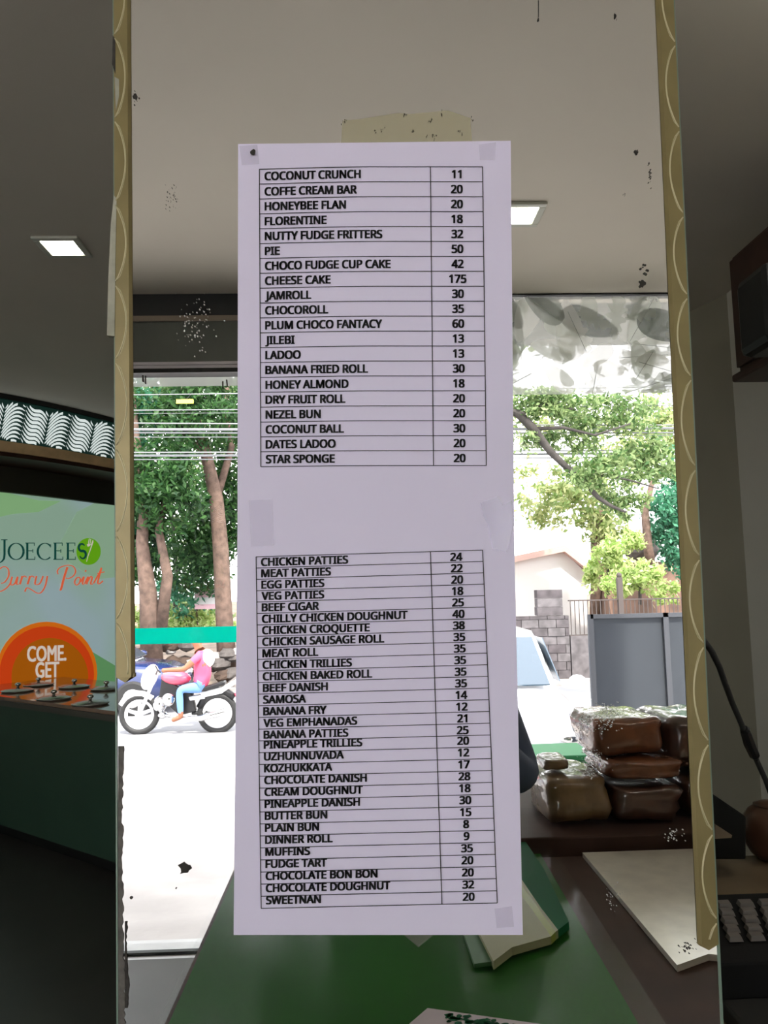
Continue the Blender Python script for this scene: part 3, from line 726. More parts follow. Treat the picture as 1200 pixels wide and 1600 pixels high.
# --- roller shutter housing above the left window
M['shut'] = mat('dark_shutter_housing', lin(62, 64, 68), .5, noise_amt=.1)
M['shut2'] = mat('grey_green_shutter', lin(112, 118, 113), .5, noise_amt=.12, nscale=5)
sh = vthing('shutter_housing', 'dark roller shutter housing above the left shop window', 'shutter', (-1.0, YF - .1, 2.55))
zz = lambda v, y=YF - .06: PY(290, v, y).z
x0s, x1s = -2.3, .06
V().box((x0s, YF - .06, zz(494)), (x1s, YF - .032, H - .001)).build('upper_box', M['shut'], sh)
V().box((x0s, YF - .07, zz(502)), (x1s, YF - .032, zz(494))).build('brown_rail', mat('brown_grey_rail', lin(165, 152, 138), .5), sh)
V().box((x0s, YF - .058, zz(570)), (x1s, YF - .032, zz(502))).build('shutter_curtain', M['shut2'], sh)
for a, b in ((570, 574.5), (575.5, 580)): V().box((x0s, YF - .11, zz(b)), (x1s, YF - .032, zz(a))).build('pale_rail', mat('pale_rail', lin(225, 220, 232), .4), sh)
V().box((x0s, YF - .115, zz(587)), (x1s, YF - .032, zz(580.5))).build('black_seal', M['black'], sh)
M['film'] = clear_mat('frosted_film', (.75, .76, .74, 1), .55, .3)
o = V().box((-2.15, YF - .008, zz(604, YF)), (0, YF - .0055, zz(586, YF))).build('frosted_strip', M['film']); tag(o, 'frosted strip along the top of the left shop window pane', 'window film')
M['teal'] = clear_mat('teal_sticker', (.0, .95, .82, 1), .95, .3)
o = V().box((-2.15, YF - .009, PY(290, 1005, YF).z), (0, YF - .0055, PY(290, 980, YF).z)).build('teal_strip', M['teal']); tag(o, 'bright teal sticker strip across the left shop window', 'window film')
# --- leaf-pattern film on the right window
lf = vthing('leaf_film', 'frosted film with grey and white tropical leaves at the top of the right shop window', 'window film', (.95, YF - .01, 2.5))
zf0, zf1 = PY(930, 616, YF).z, H - .009
V().box((.10, YF - .0075, zf0), (1.82, YF - .0055, zf1)).build('base_film', clear_mat('leaf_film_base', (.72, .75, .70, 1), .30, .4), lf)
fm = [clear_mat('film_leaf_a', (.97, .98, .96, 1), .75, .4), clear_mat('film_leaf_b', (.42, .45, .42, 1), .7, .4), clear_mat('film_leaf_c', (.74, .78, .72, 1), .65, .4), clear_mat('film_leaf_d', (.20, .22, .21, 1), .7, .4)]
rl = random.Random(5); nl = 0
for i in range(75):
    cx, cz = rl.uniform(.16, 1.78), zf0 + .02 + (zf1 - zf0 - .04) * rl.random()
    L_, ang, kind = rl.uniform(.08, .17), rl.uniform(0, 6.28), rl.random()
    yy = YF - .0085 - i * .00006
    pts = []; nn = 48
    for j in range(nn):
        t = 2 * math.pi * j / nn; r = 1.0; px = math.cos(t); pz = math.sin(t) * .46 * (1 - .35 * math.cos(t))
        if kind < .5 and .35 < abs(t if t < math.pi else 2 * math.pi - t) < 2.7 and j % 4 in (1, 2): r = .42 if j % 4 == 1 else .55
        pts.append((px * L_ * (r * .3 + .7), pz * L_ * r))
    W_ = [(min(1.80, max(.12, cx + a * math.cos(ang) - b * math.sin(ang))), yy, min(zf1 - .003, max(zf0 + .001, cz + a * math.sin(ang) + b * math.cos(ang)))) for a, b in pts]
    c = (cx, yy, cz); mb = V(); mb.add([c] + W_, [(0, j + 1, (j + 1) % nn + 1) for j in range(nn)])
    top = (cz - zf0) / (zf1 - zf0)
    mm = fm[rl.choice([1, 1, 2, 2, 3, 0] if top > .5 else [0, 0, 2, 2, 1])]
    mb.build('film_leaf', mm, lf)
    if L_ > .10 and i % 2:
        V().tube([(cx - L_ * .9 * math.cos(ang), yy - .0004, max(zf0, min(zf1, cz - L_ * .9 * math.sin(ang)))), (cx + L_ * .9 * math.cos(ang), yy - .0004, max(zf0, min(zf1, cz + L_ * .9 * math.sin(ang))))], .0012, 4).build('leaf_rib', fm[1 if mm != fm[1] else 2], lf)

# --- counter with green glass top, between mirror and photographer
cz = 1.0
M['green'] = mat('green_laminate', lin(26, 92, 15), .6, spec=.2, noise_amt=.1, nscale=4)
M['greyl'] = mat('grey_worktop', lin(244, 240, 226), .38, metal=.55, coat=.3, noise_amt=.08, nscale=25)
M['greyl'].node_tree.nodes['Principled BSDF'].inputs['Coat Roughness'].default_value = .12
cnt = vthing('shop_counter', 'dark wood counter with green inlay reflected below the price sheets', 'counter', (.4, 1.2, 0))
V().box((-.265, .66, 0), (1.25, 1.66, .990)).build('cabinet', M['counterwood'], cnt)
g0, g1, g2, g3 = PZ(245, 1600, cz), PZ(369, 1335, cz), PZ(864, 1325, cz), PZ(1040, 1600, cz)
def ext(a, b, y): t = (y - a.y) / (b.y - a.y); return a + (b - a) * t
n0, n1 = ext(g0, g1, .70), ext(g3, g2, .70)
V().slab([Vector((p.x, p.y, .9905)) for p in (n0 + Vector((.012, 0, 0)), n1 - Vector((.03, 0, 0)), g2 - Vector((.03, .012, 0)), g1 + Vector((.012, -.012, 0)))], (0, 0, .0025)).build('green_inlay', M['green'], cnt)
M['topglass'] = clear_mat('counter_glass', (.5, .6, .5, 1), .015, .12, 1.13)
rc = [g2 + Vector((-.03, 0, 0)), g2 + Vector((-.012, -.004, 0)), g2 + Vector((-.002, -.018, 0)), g2 + Vector((0, -.04, 0))]
gt = V().slab([Vector((p.x, p.y, .9935)) for p in [n0, n1] + rc[::-1] + [g1]], (0, 0, .0065)).build('counter_glass', M['topglass']); tag(gt, 'clear glass sheet lying on the green counter top in the mirror', 'glass sheet')
h0, h1, h3 = PZ(910, 1332, cz), PZ(1200, 1322, cz), PZ(1058, 1508, cz)
hn = ext(h3, h0, .98)
gw = V().slab([Vector((p.x, p.y, .9905)) for p in (h3, Vector((h3.x + .06, h3.y + .03, 0)), Vector((h1.x, 1.10, 0)), h1, h0)], (0, 0, .0095)).build('grey_worktop', M['greyl']); tag(gw, 'shiny grey worktop sheet beside the green counter in the mirror', 'worktop')
# --- crate and bread bags
cr = V().box((.30, 1.69, .0), (1.25, 2.15, 1.02)).build('wooden_stand', M['counterwood'], bevel=.004); tag(cr, 'dark wooden stand under the plastic wrapped bread in the mirror', 'stand')
def bag_mat(name, c):
    m = mat(name, c, .5, coat=1, noise_amt=.6, nscale=14, bump=.8, bscale=7); m.node_tree.nodes['Principled BSDF'].inputs['Coat Roughness'].default_value = .08
    return m
bm = [bag_mat('rusk_bag_brown', lin(112, 66, 38)), bag_mat('rusk_bag_dark', lin(74, 48, 34)), bag_mat('rusk_bag_tan', lin(110, 86, 54))]
def bag(u0, u1, v0, v1, y, dep, mi, label, seed):
    a, b = PY(u0, v1, y), PY(u1, v0, y); a.z = max(a.z, 1.024); c = (a + b) / 2; rx, rz, ry = (b.x - a.x) / 2, (b.z - a.z) / 2, dep / 2
    def fn(d):
        e = .62; q = Vector([math.copysign(abs(t) ** e, t) for t in d]); q /= max(abs(q.x), abs(q.y), abs(q.z), .01) ** .6
        nz = noise.noise(q * 1.7 + Vector((seed, 0, 0))) * .10 + noise.noise(q * 5 + Vector((0, seed, 0))) * .05
        return q * (1 + nz)
    t = vthing('bread_bag', label, 'bread bag', (c.x, y, a.z), 'plastic wrapped bread on the wooden stand')
    V().ell(tuple(c), (rx * .97, ry * .95, rz * .97), 28, 18, fn).build('wrapped_bread', bm[mi], t, smooth=True)
    pts = []; side = 1 if seed % 2 else -1                           # twisted end of the wrapper
    mb = V(); k = 10
    for j in range(k):
        s = j / (k - 1); pts.append(((c.x + side * rx * .9, y - ry * .3 + s * ry * .6, c.z + rz * .15 * math.sin(s * 9)), (c.x + side * (rx * 1.06), y - ry * .5 + s * ry, c.z + rz * (.35 + .15 * math.sin(s * 13)))))
    mb.add([p for q in pts for p in q], [(2*j, 2*j+1, 2*j+3, 2*j+2) for j in range(k - 1)])
    mb.build('wrapper_end', clear_mat('clear_wrap', (.8, .8, .8, 1), .3, .1), t)
bag(905, 1012, 1108, 1170, 1.88, .24, 0, 'plastic bread bag on top of the stack at its left', 1)
bag(1014, 1110, 1106, 1192, 1.90, .26, 1, 'tall dark bread bag on top of the stack beside the mirror edge strip', 2)
bag(925, 1046, 1172, 1206, 1.84, .22, 0, 'flat orange brown bread bag in the middle of the stack', 3)
bag(838, 934, 1196, 1292, 1.86, .24, 2, 'tan bread bag at the lower left of the stack', 4)
bag(936, 1040, 1208, 1292, 1.86, .24, 1, 'dark bread bag at the bottom of the stack, middle', 5)
bag(1042, 1130, 1194, 1292, 1.88, .24, 1, 'dark bread bag at the bottom of the stack, beside the edge strip', 6)
bag(842, 882, 1180, 1198, 1.84, .10, 2, 'small crumpled clear bag lying on the tan bread bag', 7)
# --- printed carton and papers on the glass
zc = 1.001; ct = vthing('carton', 'flat green and beige striped carton lying on the counter glass, half behind the lower sheet', 'carton', tuple(PZ(830, 1420, zc)))
M['c_green'] = mat('carton_green', lin(16, 92, 56), .7, spec=.2); M['c_yel'] = mat('carton_olive', lin(138, 146, 40), .4); M['c_beige'] = mat('carton_beige', lin(150, 150, 112), .5, noise_amt=.08)
top = 1.013
def cpoly(uv, m, name, z0=zc, z1=top): V().slab([PZ(u, v, z1) for u, v in uv], (0, 0, z0 - z1)).build(name, m, ct)
cpoly([(800, 1300), (822, 1316), (850, 1358), (889, 1440), (872, 1453), (845, 1418), (800, 1352)], M['c_green'], 'green_panel')
cpoly([(800, 1352), (845, 1418), (872, 1453), (868, 1456), (800, 1360)], M['c_beige'], 'pale_line')
cpoly([(800, 1360), (868, 1456), (861, 1463), (800, 1378)], M['c_yel'], 'olive_stripe')
cpoly([(800, 1378), (861, 1463), (800, 1480), (771, 1502), (740, 1440), (760, 1390)], M['c_beige'], 'beige_panel')
cpoly([(740, 1440), (771, 1502), (741, 1506), (722, 1450)], mat('carton_side', lin(70, 110, 70), .5), 'side_panel', zc, 1.007)
fp = V().slab([PZ(u, v, 1.004) for u, v in [(640, 1440), (662, 1452), (676, 1462), (654, 1480), (632, 1462)]], (0, 0, .003)).build('plastic_scrap', clear_mat('scrap_plastic', (.7, .7, .65, 1), .35, .05)); tag(fp, 'small clear plastic scrap just below the lower sheet', 'plastic')
bxt = vthing('paper_box', 'white box with green leaf print at the bottom edge in the mirror', 'box', tuple(PZ(740, 1610, 1.03)))
V().slab([PZ(u, v, 1.05) for u, v in [(668, 1575), (845, 1600), (1000, 1640), (960, 1760), (500, 1720)]], (0, 0, -.045)).build('box', mat('white_box', lin(190, 180, 184), .6), bxt)
rb = random.Random(3)
for i in range(46):
    u, v = rb.gauss(745, 38), rb.gauss(1591, 7)
    if v < 1579 + (u - 668) * .14: v = 1581 + (u - 668) * .15 + rb.random() * 6
    if u < 675 or u > 840: continue
    r = rb.uniform(2, 5)
    V().slab([PZ(a, b, 1.0503) for a, b in jagged(u, v, r * 1.6, r * .7, 7)], (0, 0, .0003)).build('green_print', M['c_green'], bxt)

# ================================================================== OUTSIDE
ZR = PY(218, 1147, 12.5).z
def gz(y):
    if y < 3.9: return -.01
    return -.01 + (ZR + .01) * min(1, (y - 3.9) / 6.0)
mb = V(); nx, ny = 40, 90; vs = []
for j in range(ny + 1):
    y = 3.70 + 6.39 * j / ny
    for i in range(nx + 1):
        x = -7 + 14 * i / nx
        wv = .032 * noise.noise(Vector((x * .8, y * 2.6, 0))) + .016 * noise.noise(Vector((x * 2.0, y * 7, 3)))
        vs.append((x, y, gz(y) + wv * min(1, (y - 3.70) * 3) * min(1, (10.09 - y) * 2)))
mb.add(vs, [(j*(nx+1)+i, j*(nx+1)+i+1, (j+1)*(nx+1)+i+1, (j+1)*(nx+1)+i) for j in range(ny) for i in range(nx)])
fc = mb.build('forecourt_ground', mat('pale_forecourt', (.47, .435, .405, 1), .6, noise_amt=.16, nscale=2.2, bump=.7, bscale=5), smooth=True); fc['kind'] = 'structure'
struct(V().box((-60, 10.05, ZR - .2), (60, 17.2, ZR)), 'road', mat('grey_road', (.30, .30, .31, 1), .6, noise_amt=.08, nscale=3))
struct(V().box((-60, 3.9, -1.4), (-7, 10.05, -.35)), 'forecourt_side', mat('dusty_ground', (.35, .30, .25, 1), .9))
struct(V().box((7, 3.9, -1.4), (60, 10.05, -.35)), 'forecourt_side', M['wall'])
earth = mat('brown_earth', (.16, .115, .08, 1), .95, noise_amt=.5, nscale=1.5)
struct(V().slab([(-60, 17.2, ZR - .1), (60, 17.2, ZR - .1), (60, 70, ZR + 1.5), (-60, 70, ZR + 1.5)], (0, 0, -.4)), 'far_ground', earth)
# kerb stones along the far side
M['stone'] = mat('grey_kerb', (.36, .34, .32, 1), .9, noise_amt=.3, nscale=6)
kb = vthing('kerb', 'row of kerb stones on the far side of the road', 'kerb', (0, 17.1, ZR))
for i in range(40): V().box((-12 + i * .6, 17.05, ZR - .05), (-12 + i * .6 + .575, 17.25, ZR + .13 + .01 * (i % 3))).build('kerb_stone', M['stone'], kb)
# low rubble wall behind the motorcycle
M['rub'] = [mat('rubble_%s' % n, c, .95, noise_amt=.4, nscale=5) for n, c in (('brown', (.06, .04, .03, 1)), ('grey', (.09, .08, .075, 1)), ('pale', (.28, .26, .25, 1)))]
rw = vthing('rubble_wall', 'low rubble of brown and grey stones behind the motorcycle', 'wall', (-4, 18, ZR))
rs = random.Random(2)
for i in range(90):
    x = rs.uniform(-8.5, -1.5); z = ZR + .1 + rs.random() * .95; r = rs.uniform(.10, .24)
    V().ell((x, 18 + (z - ZR) * .25 + rs.uniform(-.1, .1), z), (r * 1.2, r, r * .8), 7, 5, lambda d: d * (1 + .35 * noise.noise(d * 2 + Vector((x, z, 0))))).build('stone', M['rub'][rs.choice([0, 0, 1, 1, 2])], rw)

# --- power lines
wl_ = mat('grey_cable', (.22, .23, .24, 1), .5)
def wire(vl, vr, y, r, label):
    a, b = PY(200, vl, y), PY(1050, vr, y); dx = (b - a); p, q = a - dx * 1.2, b + dx * 1.2
    pts = [p + (q - p) * t / 16 + Vector((0, 0, -.10 * (1 - (2 * t / 16 - 1) ** 2) + .09)) for t in range(17)]
    o = V().tube(pts, r * .8, 6).build('power_line', wl_, smooth=True); tag(o, label, 'cable', 'power lines across the street')
wires = [(617, 604, .012, 'single thin power line just below the window film'), (641, 633, .012, 'thin power line second from the top'), (646, 639, .006, 'hair-thin power line under the second one'),
         (661, 664, .014, 'power line above the thick bundle'), (671, 669, .030, 'thickest line, upper part of the middle bundle'), (676, 676, .018, 'pale line, lower part of the middle bundle'), (683, 680, .010, 'thin line under the middle bundle'),
         (707, 703, .016, 'upper line of the lowest bundle'), (712, 708, .026, 'thick line of the lowest bundle'), (718, 714, .012, 'lowest power line of all')]
for i, (a, b, r, l) in enumerate(wires): wire(a, b, 13.4 + .05 * i, r, l)
a = PY(290, 627, 13.0)
tg = V().box((a.x - .16, 13.0, a.z - .035), (a.x + .13, 13.03, a.z + .035)).build('yellow_tag', mat('yellow_tag', (.8, .75, .1, 1), .5)); tag(tg, 'small yellow tag hanging by the power lines at left', 'tag')
tg2 = V().tube([(a.x, 13.015, a.z + .03), (a.x, 13.42, PY(290, 616, 13.4).z)], .005, 5); tg2.build('tag_string', M['black'], tg)

# --- trees
def leaves(blobs, size, seed, den):
    rng = np.random.default_rng(seed); P, n_tot = [], 0
    for (c, r, n) in blobs:
        n = int(n * den); d = rng.normal(size=(n, 3)); d /= np.linalg.norm(d, axis=1)[:, None]
        q = np.array(c) + d * (rng.random((n, 1)) ** .45) * np.array(r)
        # clump
        k = max(4, n // 45); cc = q[rng.integers(0, n, k)]; idx = rng.integers(0, k, n)
        q = np.where(rng.random((n, 1)) < .75, cc[idx] + rng.normal(size=(n, 3)) * np.array(r) * .13, q)
        P.append(q)
    P = np.concatenate(P); n = len(P)
    a = rng.normal(size=(n, 3)); a /= np.linalg.norm(a, axis=1)[:, None]
    b = rng.normal(size=(n, 3)); b -= a * (a * b).sum(1)[:, None]; b /= np.linalg.norm(b, axis=1)[:, None]
    s = size * rng.uniform(.6, 1.3, (n, 1)); v = np.stack([P - a * s, P + b * s * .42, P + a * s, P - b * s * .42], 1).reshape(-1, 3)
    v[:, 1] = 2 * MY - v[:, 1]
    return v
def leaf_obj(v, m, parent):
    o0 = ORG[parent.name]; v = v - np.array(o0); n = len(v) // 4
    me = bpy.data.meshes.new('foliage'); me.vertices.add(len(v)); me.vertices.foreach_set('co', v.astype(np.float32).ravel())
    me.loops.add(n * 4); me.loops.foreach_set('vertex_index', np.arange(n * 4, dtype=np.int32)); me.polygons.add(n)
    me.polygons.foreach_set('loop_start', np.arange(0, n * 4, 4, dtype=np.int32)); me.update(calc_edges=True); me.validate()
    me.materials.append(m); o = bpy.data.objects.new('foliage', me); COL.objects.link(o); o.parent = parent; o['kind'] = 'stuff'; ORG[o.name] = o0
    return o
M['bark'] = mat('pale_bark', (.13, .085, .065, 1), .95, noise_amt=.4, nscale=7, bump=.6, bscale=10)
M['bark_dark'] = mat('dark_bark', (.045, .04, .036, 1), .95, noise_amt=.4, nscale=6)
M['lf1'] = leaf_mat('deep_green_leaf', (.014, .06, .018, 1), (.07, .18, .045, 1))
M['lf2'] = leaf_mat('yellow_green_leaf', (.16, .28, .07, 1), (.58, .60, .30, 1))  # colours paled to carry the washed-out street glare
M['lf3'] = leaf_mat('teal_green_leaf', (.03, .16, .09, 1), (.10, .36, .20, 1))
M['lf4'] = leaf_mat('lime_leaf', (.25, .42, .08, 1), (.65, .72, .35, 1))
M['lf5'] = leaf_mat('mid_green_leaf', (.05, .14, .03, 1), (.36, .46, .20, 1))  # light end paled as well for the street glare
def tree(label, base_uv, y, trunks, blobs, lm, bm_, size, seed, den=1, name='street_tree', group=None):
    b = PY(base_uv[0], base_uv[1], y); t = vthing(name, label, 'tree' if name != 'bush' else 'bush', tuple(b), group)
    for pts in trunks: V().tube([PY(u, v, y + dy) for u, v, r, dy in pts], [r for u, v, r, dy in pts], 9).build('trunk' if pts is trunks[0] else 'branch', bm_, t, smooth=True)
    bl = []
    for (u, v, ru, rv, yy, n) in blobs:
        c = PY(u, v, yy); bl.append((tuple(c), (ru * yy / 1200, min(ru, rv) * yy / 1200 * .8, rv * yy / 1200), n))
    leaf_obj(leaves(bl, size, seed, den), lm, t); return t
tree('big leaning tree with pinkish bark and dark green leaves left of the sheets', (352, 1052), 18.5,
     [[(356, 1060, .24, 0), (350, 960, .20, 0), (345, 860, .19, 0), (338, 780, .17, 0), (322, 710, .14, 0), (300, 640, .12, 0), (278, 590, .10, 0), (262, 540, .07, 0)],
      [(338, 780, .10, 0), (362, 700, .08, .4), (352, 630, .06, .4), (360, 560, .05, .4)], [(322, 710, .07, 0), (290, 680, .05, -.3), (256, 640, .04, -.4)]],
     [(290, 640, 90, 70, 18, 4200), (250, 760, 70, 80, 17.5, 4600), (330, 800, 60, 80, 19.5, 3400), (380, 700, 60, 90, 19.5, 2400), (310, 880, 60, 50, 19.5, 2200), (230, 860, 40, 50, 18, 1800)], M['lf1'], M['bark'], .085, 1)
tree('grey twin-trunk tree at the left edge of the mirror', (240, 1000), 17.6,
     [[(238, 1040, .26, 0), (232, 930, .20, 0), (222, 850, .14, 0), (226, 760, .11, 0), (214, 690, .08, 0), (205, 600, .06, 0)], [(250, 985, .16, 0), (262, 900, .12, 0), (248, 830, .09, 0), (262, 760, .06, 0)]],
     [(200, 660, 60, 90, 18.2, 3000), (215, 820, 40, 60, 18.2, 1500), (170, 760, 60, 110, 18.2, 1600), (290, 930, 50, 40, 20, 900)], M['lf3'], M['bark'], .09, 2)
tree('slim tree deep in the grove between the two big trunks', (272, 1000), 21,
     [[(272, 990, .07, 0), (276, 900, .06, 0), (268, 800, .05, 0)], [(276, 900, .04, 0), (300, 840, .03, 0), (306, 760, .03, 0)]],
     [(300, 720, 100, 100, 24, 2600), (250, 620, 90, 60, 24, 1800), (350, 620, 60, 60, 24, 1000), (300, 840, 60, 50, 24, 900), (285, 960, 70, 22, 24, 900)], M['lf5'], M['bark_dark'], .11, 3)
tree('overhanging tree with a long dark bare branch right of the sheets', (760, 1000), 13,
     [[(742, 1010, .22, 0), (752, 860, .18, 0), (760, 720, .15, 0), (790, 640, .11, 0), (812, 648, .085, 0), (833, 670, .08, 0), (860, 706, .065, 0), (885, 730, .055, 0), (908, 748, .05, 0), (935, 778, .04, 0), (958, 792, .03, 0), (978, 800, .02, 0)],
      [(908, 748, .03, 0), (950, 742, .022, 0), (990, 752, .016, 0), (1030, 764, .01, 0)], [(833, 670, .04, 0), (880, 668, .03, 0), (930, 680, .02, 0), (985, 662, .015, 0)], [(812, 648, .03, 0), (850, 632, .025, 0), (900, 640, .016, 0)]],
     [(850, 628, 70, 26, 13, 1500), (950, 650, 90, 40, 13.4, 1900), (1010, 720, 60, 40, 13.4, 1500), (930, 735, 60, 34, 13, 1300), (975, 780, 45, 30, 13.2, 800), (820, 690, 30, 26, 13, 300), (890, 690, 60, 24, 13.3, 700)], M['lf5'], M['bark_dark'], .06, 4)
tree('sunlit yellow green tree behind the white house', (912, 960), 27,
     [[(930, 965, .20, 0), (932, 900, .19, 0), (930, 840, .16, 0), (940, 790, .12, 0)]],
     [(900, 770, 60, 50, 27, 1500), (850, 790, 60, 40, 28, 700), (945, 820, 40, 40, 27, 1200), (990, 700, 70, 60, 29, 1600), (1040, 660, 40, 60, 29, 1300), (870, 640, 90, 40, 30, 900), (830, 740, 40, 30, 30, 200)], M['lf2'], M['bark'], .13, 5)
tree('teal green tree with a pale trunk at the right edge of the mirror', (1016, 890), 24,
     [[(1018, 890, .16, 0), (1012, 850, .15, 0), (1008, 800, .12, 0), (1020, 750, .08, 0)]],
     [(1045, 810, 38, 50, 24, 2400), (1060, 870, 30, 30, 24, 900), (1060, 740, 30, 40, 25, 900)], M['lf3'], M['bark'], .10, 6)
for lab, bu, yy_, bl_, tr_, ml in (
    ('tall dark tree standing across the street hidden mostly behind the sheets', 470, 20, [(450, 640, 90, 100, 20, 2600), (450, 400, 110, 130, 20, 2600), (430, 800, 70, 70, 21, 1400), (400, 200, 110, 110, 20, 1800)], [[(470, 1020, .2, 0), (465, 850, .17, 0), (455, 600, .12, 0), (450, 400, .06, 0)]], 'lf1'),
    ('broad tree standing across the street behind the upper sheet', 620, 22, [(600, 600, 110, 110, 22, 2600), (600, 380, 120, 130, 22, 2600), (640, 780, 80, 70, 22, 1200), (600, 200, 130, 100, 22, 1800)], [[(620, 1010, .2, 0), (615, 850, .17, 0), (605, 600, .12, 0), (600, 400, .06, 0)]], 'lf5'),
    ('tall tree whose crown is above the leaf pattern film', 760, 19, [(760, 480, 90, 90, 19, 1800), (900, 420, 130, 110, 20, 2600), (760, 250, 120, 110, 19, 1600), (950, 250, 130, 110, 21, 1600)], [[(760, 1010, .2, 0), (758, 850, .17, 0), (760, 600, .12, 0), (790, 440, .06, 0)]], 'lf5'),
    ('tall tree whose crown is above the shutter housing', 190, 20, [(190, 420, 120, 120, 20, 2600), (300, 450, 90, 100, 21, 2000), (250, 230, 140, 110, 20, 1800), (60, 600, 90, 140, 20, 2000)], [[(120, 1010, .2, 0), (140, 850, .17, 0), (170, 600, .12, 0), (190, 440, .06, 0)]], 'lf1')):
    tree(lab, (bu, 1030), yy_, tr_, bl_, M[ml], M['bark_dark'], .15, bu)
tree('round lime green bush behind the iron fence', (1000, 930), 21, [[(1000, 945, .05, 0), (1000, 900, .04, 0)]], [(1005, 900, 32, 28, 21, 1500), (965, 915, 30, 22, 21, 900), (1040, 925, 25, 20, 21.5, 500)], M['lf4'], M['bark_dark'], .08, 7, name='bush')
tree('bright lime bush beside the white house', (950, 900), 23, [[(950, 930, .05, 0), (950, 880, .04, 0)]], [(955, 870, 30, 34, 23, 1400), (990, 845, 22, 20, 23, 700), (925, 900, 16, 30, 23.5, 600)], M['lf4'], M['bark_dark'], .09, 8, name='bush')
tree('undergrowth of lime shrubs at the foot of the left trees', (290, 990), 20, [[(290, 1010, .05, 0), (290, 960, .04, 0)]], [(290, 975, 60, 22, 20, 1500), (220, 970, 30, 22, 20, 500), (345, 980, 40, 14, 20.5, 600)], M['lf4'], M['bark_dark'], .07, 9, name='bush')

# stone and bank under the right trees
rk = PY(1004, 858, 25.6); mb = V().ell((rk.x, 25.6, rk.z), (.62, .5, .5), 10, 7, lambda d: d * (1 + .3 * noise.noise(d * 2)))
o = mb.build('boulder', M['rub'][1]); tag(o, 'grey boulder under the pale trunk right of the house', 'rock')
bk = struct(V().slab([(8.4, 25, ZR), (18, 25, ZR), (18, 27, ZR + 3.0), (8.6, 27, ZR + 3.0)], (0, 1.5, 0)), 'earth_bank', mat('reddish_bank', (.12, .07, .05, 1), .95, noise_amt=.4, nscale=2))

# --- white house
hs = vthing('small_house', 'white single storey house with pinkish gable roof edge across the street', 'house', (2, 31, ZR))
w0, w1 = PY(640, 960, 30), PY(918, 960, 30); ap = PY(878, 853, 30); er = PY(925, 890, 30); el = PY(690, 893, 30)
M['hw'] = mat('white_house_wall', (.82, .80, .80, 1), .8); M['roof'] = mat('pinkish_roof_edge', (.62, .42, .38, 1), .8)
V().slab([(w0.x, 30, ZR + .3), (w1.x, 30, ZR + .3), (w1.x, 30, er.z - .1), (ap.x, 30, ap.z - .15), (w0.x, 30, el.z)], (0, 6, 0)).build('wall', M['hw'], hs)
for a, b in ((el, ap), (ap, er)):
    V().slab([(a.x, 29.6, a.z), (b.x, 29.6, b.z), (b.x, 29.6, b.z - .24), (a.x, 29.6, a.z - .24)], (0, 7, 0)).build('roof_slope', M['roof'], hs)
# --- block wall with pillar, iron fence
bw = vthing('block_wall', 'grey concrete block wall with a stub pillar before the white house', 'wall', (3, 18.5, ZR))
a, b = PY(690, 960, 18.5), PY(887, 960, 18.5); bwid, bh = .42, .2; z = ZR; r_ = 0
M['blk'] = [mat('block_%d' % i, c, .95, noise_amt=.35, nscale=6) for i, c in enumerate(((.10, .09, .095, 1), (.13, .12, .125, 1), (.08, .07, .075, 1)))]
ztopw = PY(850, 962, 18.5).z
V().box((a.x, 18.43, ZR), (b.x, 18.60, ztopw - .01)).build('mortar_core', mat('mortar', (.12, .11, .11, 1), .95), bw)
while z < ztopw:
    x = a.x + (0 if r_ % 2 else -bwid / 2)
    while x < b.x - .05:
        V().box((max(a.x, x) + .008, 18.4 + rs.uniform(-.012, .012), z + .008), (min(b.x, x + bwid) - .008, 18.62, min(ztopw, z + bh) - .004)).build('block', M['blk'][rs.randrange(3)], bw); x += bwid
    z += bh; r_ += 1
pa, pb = PY(838, 922, 18.4), PY(880, 952, 18.4)
for i in range(3): V().box((pa.x + rs.uniform(0, .02), 18.4, ztopw + i * (pa.z - ztopw) / 3 + .006), (pb.x - rs.uniform(0, .02), 18.7, ztopw + (i + 1) * (pa.z - ztopw) / 3)).build('pillar_block', M['blk'][i], bw)
fe = vthing('iron_fence', 'dark iron bar fence right of the block wall', 'fence', (5.5, 18.5, ZR)); M['iron'] = mat('rusty_iron', (.07, .055, .05, 1), .7)
x0f, x1f = b.x + .02, PY(1110, 960, 18.5).x; zt1 = PY(960, 936, 18.5).z; zb1 = PY(960, 992, 18.5).z
V().box((x0f, 18.47, zt1 - .03), (x1f, 18.51, zt1)).build('top_rail', M['iron'], fe); V().box((x0f, 18.47, zb1), (x1f, 18.51, zb1 + .03)).build('bottom_rail', M['iron'], fe)
V().box((x0f, 18.4, ZR), (x1f, 18.6, zb1)).build('footing', M['blk'][1], fe)
i = 0
while x0f + .05 + i * .105 < x1f:
    x = x0f + .05 + i * .105; V().tube([(x, 18.49, zb1), (x, 18.49, zt1 - .01)], .012, 5).build('fence_bar', M['iron'], fe); i += 1
pt = PY(968, 902, 18.45); V().box((pt.x - .06, 18.42, ZR), (pt.x + .06, 18.54, pt.z)).build('fence_post', M['iron'], fe)
V().ell((pt.x, 18.48, pt.z + .05), (.07, .07, .07), 8, 6).build('post_finial', M['iron'], fe)
